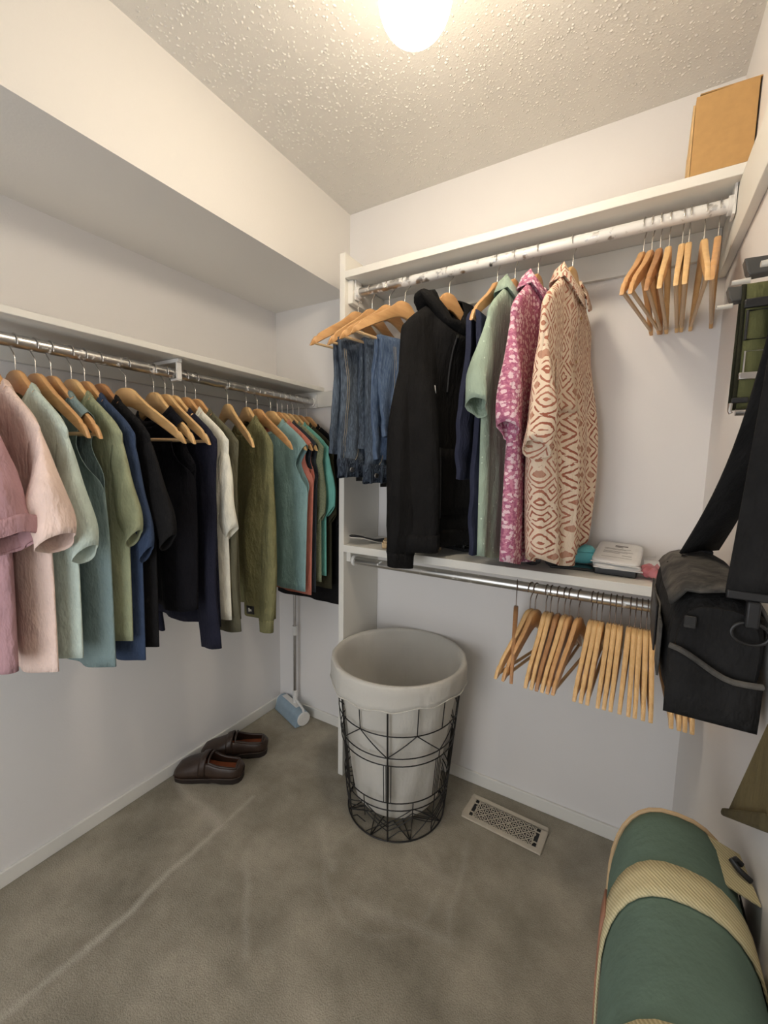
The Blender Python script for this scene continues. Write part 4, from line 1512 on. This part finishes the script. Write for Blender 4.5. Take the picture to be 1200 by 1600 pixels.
# clear bag with a pink scrunchie and a card
clear = bpy.data.materials.new('clear_film')
clear.use_nodes = True
nt = clear.node_tree
nt.nodes.clear()
out = nt.nodes.new('ShaderNodeOutputMaterial')
mx = nt.nodes.new('ShaderNodeMixShader')
tr = nt.nodes.new('ShaderNodeBsdfTransparent')
gs = nt.nodes.new('ShaderNodeBsdfGlossy')
gs.inputs['Roughness'].default_value = 0.15
gs.inputs['Color'].default_value = (0.9, 0.9, 0.9, 1)
mx.inputs[0].default_value = 0.16
nt.links.new(tr.outputs[0], mx.inputs[1])
nt.links.new(gs.outputs[0], mx.inputs[2])
nt.links.new(mx.outputs[0], out.inputs[0])
rc = random.Random(9)
film = thing('clear_plastic_bag', 'crumpled clear plastic bag around the pink scrunchie on the shelf', 'bag', (1.715, -0.125, SZ))
rings = []
for k in range(8):
    q = lerp(-pi / 2 + 0.1, pi / 2 - 0.1, k / 7)
    rings.append([(0.075 * cos(q) ** 0.5 * cos(2 * pi * j / 22) + rc.uniform(-.004, .004), 0.105 * cos(q) ** 0.5 * sin(2 * pi * j / 22) + rc.uniform(-.004, .004), max(0.0006, 0.027 + 0.026 * sin(q) + (rc.uniform(-.004, .004) if k > 1 else 0))) for j in range(22)])
MB().loft(rings).build('film', clear, film, angle=15)
MB().box((-0.045, 0.03, 0.012), (0.03, 0.085, 0.0135), Matrix.Rotation(radians(12), 4, 'X')).build('header_card', M['white_plastic'], film, smooth=False)
pink_s = fabric('pink_satin', rgb(206, 120, 128), 0.15, 0.5)
path_r = []
rings = []
nS = 60
for i in range(nS):
    a = 2 * pi * i / nS
    tr_ = 0.0145 + 0.0035 * sin(9 * a) + 0.002 * sin(17 * a)
    c0 = Vector((0.028 * cos(a), 0.028 * sin(a), 0.0225))
    d0 = Vector((cos(a), sin(a), 0))
    rings.append([tuple(c0 + d0 * (tr_ * cos(2 * pi * j / 14) * (1 + 0.12 * sin(4 * 2 * pi * j / 14 + 5 * a))) + Vector((0, 0, 1)) * (tr_ * 0.95 * sin(2 * pi * j / 14))) for j in range(14)])
so = MB().loft(rings, True, False, True).build('scrunchie', pink_s, angle=60, loc=(1.702, -0.175, SZ + 0.001))
tag(so, 'ruffled pink satin scrunchie inside the clear plastic bag', 'scrunchie')

# ------------------------------------------------------------------ cardboard box on the high shelf
BZ = 2.0673
cbx = thing('cardboard_box', 'plain brown cardboard box on the high shelf in the right corner', 'box', (1.750, -0.148, BZ))
hw, hd_, hh = 0.060, 0.122, 0.180
b_ = MB()
th = 0.003
b_.box((-hw, -hd_, 0.0003), (hw, -hd_ + th, hh))
b_.box((-hw, hd_ - th, 0.0003), (hw, hd_, hh))
b_.box((-hw, -hd_ + th, 0.0003), (-hw + th, hd_ - th, hh - 0.004))
b_.box((hw - th, -hd_ + th, 0.0003), (hw, hd_ - th, hh - 0.004))
b_.box((-hw + th, -hd_ + th, 0.0003), (hw - th, hd_ - th, 0.004))
b_.build('walls', M['cardboard'], cbx, smooth=False, bevel=0.001)
MB().box((-hw, -hd_ + 0.002, hh + 0.0015), (hw, -0.002, hh + 0.0045), Matrix.Rotation(radians(2.2), 4, 'Y')).build('flap', M['cardboard'], cbx, smooth=False, bevel=0.001)
MB().box((-hw, 0.002, hh + 0.002), (hw, hd_ - 0.002, hh + 0.005), Matrix.Rotation(radians(1.0), 4, 'Y')).build('flap', M['cardboard'], cbx, smooth=False, bevel=0.001)
# torn outer ply on the left side
tp = [(-hd_ + 0.003, 0.001), (0.02, 0.001), (0.025, 0.03), (0.015, 0.06), (0.0, 0.075), (-0.012, 0.10), (-0.03, 0.108), (-0.05, 0.13), (-hd_ + 0.003, 0.165)]
MB().prism([(y, z) for y, z in tp], -hw - 0.005, -hw - 0.001, 'x').build('torn_ply', M['cardboard_edge'], cbx, smooth=False)

# ------------------------------------------------------------------ right wall: hooks, straps, bags
dark_g = plain('dark_grey_metal', (0.075, 0.072, 0.066, 1), 0.45)
pin_m = plain('pale_pin', (0.70, 0.66, 0.58, 1), 0.3)


def wall_hook(label, y, z):
    r = thing('wall_hook', label, 'hook', (W - 0.0006, y, z))
    T = Matrix.Rotation(radians(-8), 4, 'X')
    MB().box((-0.004, -0.016, -0.022), (0, 0.016, 0.022)).build('base_plate', dark_g, r, bevel=0.001)
    MB().prism([(-0.062, -0.004), (-0.066, 0.016), (-0.004, 0.013), (-0.004, -0.010), (-0.058, -0.012)], -0.009, 0.009, 'y', T).build('arm', dark_g, r, smooth=False, bevel=0.002)
    MB().tube([(-0.055, 0.0, -0.0155), (-0.078, 0.0, -0.0155)], [0.0048, 0.0036], 10).build('pin', pin_m, r)
    return r


wall_hook('dark grey wall hook with a pale pin, carrying the green straps', -0.600, 1.660)
wall_hook('dark grey wall hook nearest the picture edge, above the other one', -0.745, 1.652)
wall_hook('dark grey wall hook outside the picture edge, carrying the black bag', -0.95, 1.600)

olive_w = fabric('olive_webbing', rgb(94, 96, 64), 0.12, 0.2)
dark_w = fabric('dark_edge_webbing', rgb(46, 46, 34), 0.12, 0.2)
st = thing('green_strap', 'olive green webbing strap with buckles hanging from the wall hook', 'strap', (W, -0.600, 1.660))
# looped over the arm, two runs hanging down; ribbon faces the room corner


def ribbon(path, wdir, wd):
    wv = Vector(wdir).normalized() * wd / 2
    return [[tuple(Vector(p) - wv) for p in path], [tuple(Vector(p) + wv) for p in path]]


pth = [(-0.022, 0.013, -0.205), (-0.022, 0.012, -0.10), (-0.022, 0.011, -0.01), (-0.022, 0.008, 0.012), (-0.022, 0, 0.018), (-0.022, -0.008, 0.014), (-0.022, -0.013, 0.0), (-0.021, -0.016, -0.08), (-0.020, -0.015, -0.19), (-0.019, -0.008, -0.205)]
MB().loft(ribbon(pth, (1, 0, 0), 0.040), False, False).build('webbing', olive_w, st, solid=0.003)
for sx in (-1, 1):
    MB().loft(ribbon([(p[0] + sx * 0.0205, p[1], p[2]) for p in pth], (1, 0, 0), 0.006), False, False).build('edge_binding', dark_w, st, solid=0.004)
MB().box((-0.042, -0.026, -0.030), (0.0, -0.0195, -0.014)).build('buckle_bar', M['black'], st, bevel=0.002)
MB().tube([(-0.036, -0.024, -0.035), (-0.036, -0.024, -0.085), (-0.004, -0.024, -0.085), (-0.004, -0.024, -0.035)], 0.0028, 8, True).build('buckle_frame', M['black'], st)
MB().tube([(-0.034, -0.024, -0.105), (-0.034, -0.024, -0.145), (-0.008, -0.024, -0.145), (-0.008, -0.024, -0.105)], 0.0018, 8, True).build('steel_ring', M['steel'], st)
MB().box((-0.040, -0.028, -0.155), (-0.004, -0.0205, -0.142)).build('slider', M['steel'], st, bevel=0.002)
MB().box((-0.046, -0.026, -0.196), (-0.022, -0.0185, -0.186)).build('keeper_loop', M['black'], st, bevel=0.002)
MB().tube([(-0.046, -0.021, -0.196), (-0.047, -0.022, -0.210), (-0.045, -0.023, -0.214)], 0.0035, 8).build('snap_clip', M['steel'], st)
MB().tube([(-0.038, -0.016, -0.212), (-0.010, -0.016, -0.212)], 0.0065, 10).build('snap_bar', M['steel'], st)

# black messenger bag lying flat against the wall
blk = fabric('black_nylon', (0.020, 0.0195, 0.0195, 1), 0.3, 0.35)
wornm = NT('worn_black_nylon')
v = wornm.obj()
f_ = wornm.noise(v, 13, 5, 0.65)
wornm.link(wornm.ramp(f_, [(0.40, (0.022, 0.021, 0.020, 1)), (0.62, (0.13, 0.12, 0.105, 1))]), wornm.b.inputs['Base Color'])
wornm.b.inputs['Roughness'].default_value = 0.75
wornm.bump(wornm.noise(v, 40, 4), 0.3, 0.004)
BGY0, BGY1 = -0.865, -0.50
BGZ0, BGZ1 = 0.955, 1.166
bag = thing('messenger_bag', 'black messenger bag hanging by a wide strap against the right wall', 'bag', (W - 0.07, (BGY0 + BGY1) / 2, BGZ0))
hx = 0.064
hz = (BGZ1 - BGZ0) / 2
hy = (BGY1 - BGY0) / 2
rings = []
for k in range(15):
    q = lerp(-pi / 2 + 0.12, pi / 2 - 0.12, k / 14)
    sc = max(0.3, cos(q)) ** 0.22
    y = hy * math.copysign(abs(sin(q)) ** 0.55, sin(q))
    ring = []
    for j in range(40):
        a = 2 * pi * j / 40
        x = hx * sc * math.copysign(abs(cos(a)) ** 0.62, cos(a))
        z = hz * sc * math.copysign(abs(sin(a)) ** (0.68 if sin(a) > 0 else 0.9), sin(a)) + hz
        sag = -0.012 * (1 - (z / (2 * hz))) * cos(pi * y / (2 * hy))
        ring.append((x + 0.003 * sin(9 * y + 20 * z), y, z + sag * 0.5 + 0.004 * sin(14 * y)))
    rings.append(ring)
MB().loft(rings).build('body', blk, bag, angle=70)
# top panel, worn pale
g = []
for i in range(12):
    y = lerp(-hy * 0.97, hy * 0.96, i / 11)
    row = []
    for j in range(9):
        a = lerp(pi * 0.16, pi * 0.80, j / 8)
        ed = max(0.0, 1 - (abs(y) / hy) ** 8) ** 0.3
        row.append((hx * 1.035 * math.copysign(abs(cos(a)) ** 0.62, cos(a)), y, hz + (hz * 1.03 * (0.86 + 0.14 * ed)) * abs(sin(a)) ** 0.68 + 0.003 * sin(23 * y + 3 * j)))
    g.append(row)
MB().grid(g).build('top_flap', wornm.m, bag, angle=75, solid=0.004)
# worn front edge strip on the room side
g = []
for i in range(10):
    z = lerp(hz * 0.55, hz * 1.35, i / 9)
    g.append([(-hx * 1.03 + 0.004 * (j == 2), lerp(-hy * 0.93, hy * 0.9, j / 5), z) for j in range(6)])
MB().grid(g).build('front_panel', wornm.m, bag, angle=75, solid=0.003)
MB().box((-hx * 1.08, -hy * 0.35, hz * 0.55), (-hx * 1.03, hy * 0.4, hz * 1.35)).build('front_pocket_slit', M['black'], bag, bevel=0.002)
# end pocket facing the camera with a curved mouth
g = []
for i in range(10):
    row = []
    for j in range(11):
        x = lerp(-hx * 0.86, hx * 0.9, j / 10)
        ztop = hz * (1.12 - 0.34 * smooth((x + hx * 0.86) / (hx * 1.3)))
        z = lerp(hz * 0.10, ztop, i / 9)
        bulge = 0.012 * sin(pi * (i / 9) * 0.85) * (1 - (2 * j / 10 - 1) ** 4)
        row.append((x, -hy - 0.0025 - bulge, z))
    g.append(row)
MB().grid(g).build('end_pocket', blk, bag, angle=75, solid=0.003)
MB().tube([(p[0], p[1] - 0.002, p[2]) for p in g[-1]], 0.0045, 8).build('pocket_binding', wornm.m, bag)
MB().box((-hx * 0.62, -hy - 0.007, hz * 1.42), (-hx * 0.38, -hy - 0.002, hz * 1.60)).build('side_tab', wornm.m, bag, bevel=0.002)
# D ring, clip and strap
MB().tube([(0.036 + 0.021 * cos(a), -hy - 0.011, hz * 1.50 + 0.016 * sin(a)) for a in [2 * pi * k / 20 for k in range(20)]], 0.0024, 8, True).build('d_ring', M['black_metal'], bag)
MB().box((0.028, -hy - 0.017, hz * 1.58), (0.044, -hy - 0.006, hz * 1.95)).build('clip', M['black'], bag, bevel=0.003)
MB().box((0.005, -hy - 0.015, hz * 1.95), (0.062, -hy - 0.007, hz * 2.07)).build('clip_bar', M['black'], bag, bevel=0.002)
oy = (BGY0 + BGY1) / 2
hookp = Vector((W - 0.030 - (W - 0.07), -0.95 - oy, 1.600 - BGZ0 + 0.020))
p0 = Vector((0.034, -hy - 0.010, hz * 2.02))
p3 = Vector((0.010, hy * 0.80, hz * 2.04))
ra, rb = [], []
for k in range(17):
    t_ = k / 16
    c0 = p0.lerp(hookp, t_)
    wd = lerp(0.030, 0.024, t_)
    ra.append([tuple(c0 + Vector((s * wd, 0, 0))) for s in (-1, 1)])
    c1 = p3.lerp(hookp + Vector((0, 0.012, 0)), t_) + Vector((0.02 * sin(pi * t_), 0.02 * sin(pi * t_), -0.02 * sin(pi * t_)))
    rb.append([tuple(c1 + Vector((s * lerp(0.038, 0.024, t_), s * lerp(0.05, 0.03, t_), 0))) for s in (-1, 1)])
top_ = [[(hookp.x - 0.024, hookp.y + 0.006 + 0.009 * sin(a), hookp.z + 0.006 * cos(a)), (hookp.x + 0.024, hookp.y + 0.006 + 0.009 * sin(a), hookp.z + 0.006 * cos(a))] for a in [radians(d) for d in range(-80, 81, 20)]]
MB().loft(ra + top_ + list(reversed(rb)), False, False).build('shoulder_strap', blk, bag, angle=75, solid=0.004)
MB().box((-0.012, hy * 0.74, hz * 1.96), (0.032, hy * 0.86, hz * 2.08)).build('far_clip', M['black'], bag, bevel=0.002)

# olive pouch leaning on the wall behind the duffel
khaki = fabric('khaki_canvas', rgb(104, 94, 66), 0.1, 0.2)
khaki_d = fabric('khaki_binding', rgb(84, 76, 54), 0.1, 0.2)
pch = thing('canvas_pouch', 'flat olive brown canvas pouch leaning on the right wall above the duffel', 'pouch', (W - 0.002, -0.835, 0.80))
MB().prism([(0.0, 0.010), (-0.141, 0.240), (-0.30, 0.26), (-0.30, 0.205), (-0.185, 0.140)], -0.028, 0, 'x').build('front', khaki, pch, smooth=False, bevel=0.005)
MB().prism([(0.004, 0.0), (0.0, 0.016), (-0.185, 0.150), (-0.188, 0.128)], -0.034, -0.001, 'x').build('bottom_band', khaki_d, pch, smooth=False, bevel=0.004)
MB().box((-0.020, -0.30, 0.24), (-0.016, -0.26, 0.60)).build('hanging_loop', khaki_d, pch, smooth=False)

# green duffel standing against the right wall
green = fabric('green_canvas', rgb(98, 118, 106), 0.07, 0.12)
cream = NT('cream_webbing')
v = cream.obj()
wv_ = cream.node('ShaderNodeTexWave', wave_type='BANDS', bands_direction='DIAGONAL')
wv_.inputs['Scale'].default_value = 95
wv_.inputs['Distortion'].default_value = 0.6
cream.link(v, wv_.inputs['Vector'])
cream.link(cream.ramp(wv_.outputs['Fac'], [(0.2, rgb(186, 174, 134)), (0.7, rgb(212, 200, 160))]), cream.b.inputs['Base Color'])
cream.b.inputs['Roughness'].default_value = 0.9
cream.bump(wv_.outputs['Fac'], 0.4, 0.002)
tan = plain('tan_leather', rgb(150, 106, 84), 0.6, var=0.15)
pipe_m = plain('tan_piping', rgb(186, 158, 120), 0.7)
duf = thing('duffel_bag', 'green canvas duffel bag with cream webbing strap standing on the floor at the right wall', 'duffel bag', (1.722, -0.85, 0))
DA, DB, DZ0 = 0.085, 0.165, 0.625


def dsec(k, off=0.0, rx=1.0):
    """k 0..1 from the left foot over the top to the right foot"""
    if k < 0.3:
        z = lerp(0.012, DZ0, k / 0.3)
        return (-(DA + off) * rx * lerp(0.80, 1.0, smooth(k / 0.3)), z)
    if k > 0.7:
        z = lerp(DZ0, 0.012, (k - 0.7) / 0.3)
        return ((DA + off) * rx * lerp(1.0, 0.80, smooth((k - 0.7) / 0.3)), z)
    a = lerp(pi, 0, (k - 0.3) / 0.4)
    return ((DA + off) * rx * math.copysign(abs(cos(a)) ** 0.8, cos(a)), DZ0 + (DB + off) * abs(sin(a)) ** 0.85 - (1 - rx) * 0.06)


kk = [k / 44 for k in range(45)]
ys = [0, -0.006, -0.03, -0.08, -0.14, -0.2, -0.26, -0.32, -0.38, -0.41, -0.416]
rings = []
for i, y in enumerate(ys):
    ins_ = 0.80 if i in (0, len(ys) - 1) else (0.97 if i in (1, len(ys) - 2) else 1.0)
    bul = 0.004 * sin(pi * i / (len(ys) - 1))
    rings.append([(x, y, z) for x, z in [dsec(k, bul, ins_) for k in kk]])
MB().loft(rings).build('body', green, duf, angle=60)
MB().tube([(x, -0.005, z) for x, z in [dsec(k, 0.001) for k in kk]], 0.0035, 8).build('piping', pipe_m, duf)
MB().tube([(x, -0.411, z) for x, z in [dsec(k, 0.001) for k in kk]], 0.0035, 8).build('piping', pipe_m, duf)
for ya, nm in ((-0.118, 'webbing_strap'), (-0.320, 'webbing_strap')):
    MB().loft([[(x, ya - d, z) for x, z in [dsec(k, 0.0068) for k in kk[11:38]]] for d in (0, 0.02, 0.04, 0.056)], False, False).build(nm, cream.m, duf, angle=70, solid=0.003)
MB().loft([[(x, -0.100 - d, z) for x, z in [dsec(k, 0.0095) for k in (0.20, 0.24, 0.28, 0.32, 0.345)]] for d in (0, 0.045)], False, False).build('leather_tab', tan, duf, solid=0.003)
MB().box((-0.091, -0.145, 0.40), (-0.084, -0.10, 0.44)).build('buckle', M['black'], duf, bevel=0.002)
MB().loft([[(x, -0.112 - d, z) for x, z in [dsec(k, 0.010) for k in (0.08, 0.12, 0.16, 0.20)]] for d in (0, 0.025)], False, False).build('side_strap', M['black_matte'], duf, solid=0.003)
# cream patch with a black tube put in for a hook-shaped shadow near the top
pz = dsec(0.585, 0.004)
T = Matrix.Translation((pz[0], -0.025, pz[1] + 0.004)) @ Matrix.Rotation(radians(22), 4, 'Y') @ Matrix.Rotation(radians(8), 4, 'Z')
MB().box((-0.022, -0.060, 0.0), (0.024, 0.020, 0.003), T).build('end_patch', cream.m, duf, smooth=False, bevel=0.001)
MB().tube([T @ Vector(q) for q in ((0.02, -0.028, 0.006), (0.004, -0.026, 0.010), (-0.004, -0.018, 0.012), (0.004, -0.010, 0.012), (0.012, -0.012, 0.010))], 0.0042, 8).build('hook_shadow', M['black'], duf)
MB().loft([[(x, y, z + 0.003) for x, z in [dsec(k, 0.004) for k in (0.640, 0.65, 0.66)]] for y in (-0.02, -0.39)], False, False).build('zipper', M['black_matte'], duf, solid=0.002)

# raised popcorn grains on the ceiling
rp = random.Random(77)
pop = MB()
verts, faces = [], []
for i in range(21000):
    x, y = rp.uniform(0.465, W - 0.004), rp.uniform(-2.2, -0.004)
    r = rp.choice((0.0014, 0.0017, 0.0021, 0.0026, 0.0034)) * rp.uniform(0.8, 1.3)
    if (x - LX) ** 2 + (y - LY) ** 2 < 0.075 ** 2:
        continue
    s, cth, sth = rp.uniform(1.0, 1.5), *(lambda a: (cos(a), sin(a)))(rp.uniform(0, pi))
    k0 = len(verts)
    for rr, zz in ((1.0, 0.0), (0.72, -0.55)):
        for j in range(6):
            a = 2 * pi * j / 6
            px1, py1 = r * rr * s * cos(a), r * rr * sin(a)
            verts.append((x + px1 * cth - py1 * sth, y + px1 * sth + py1 * cth, H + zz * r * 0.8 - 0.0001))
    verts.append((x, y, H - r * 0.62))
    for j in range(6):
        j2 = (j + 1) % 6
        faces.append((k0 + j, k0 + j2, k0 + 6 + j2, k0 + 6 + j))
        faces.append((k0 + 6 + j, k0 + 6 + j2, k0 + 12))
pop.add(verts, faces)
po = pop.build('popcorn_texture', M['ceiling'], bpy.data.objects['ceiling'], angle=60, weld=False)
po['kind'] = 'stuff'
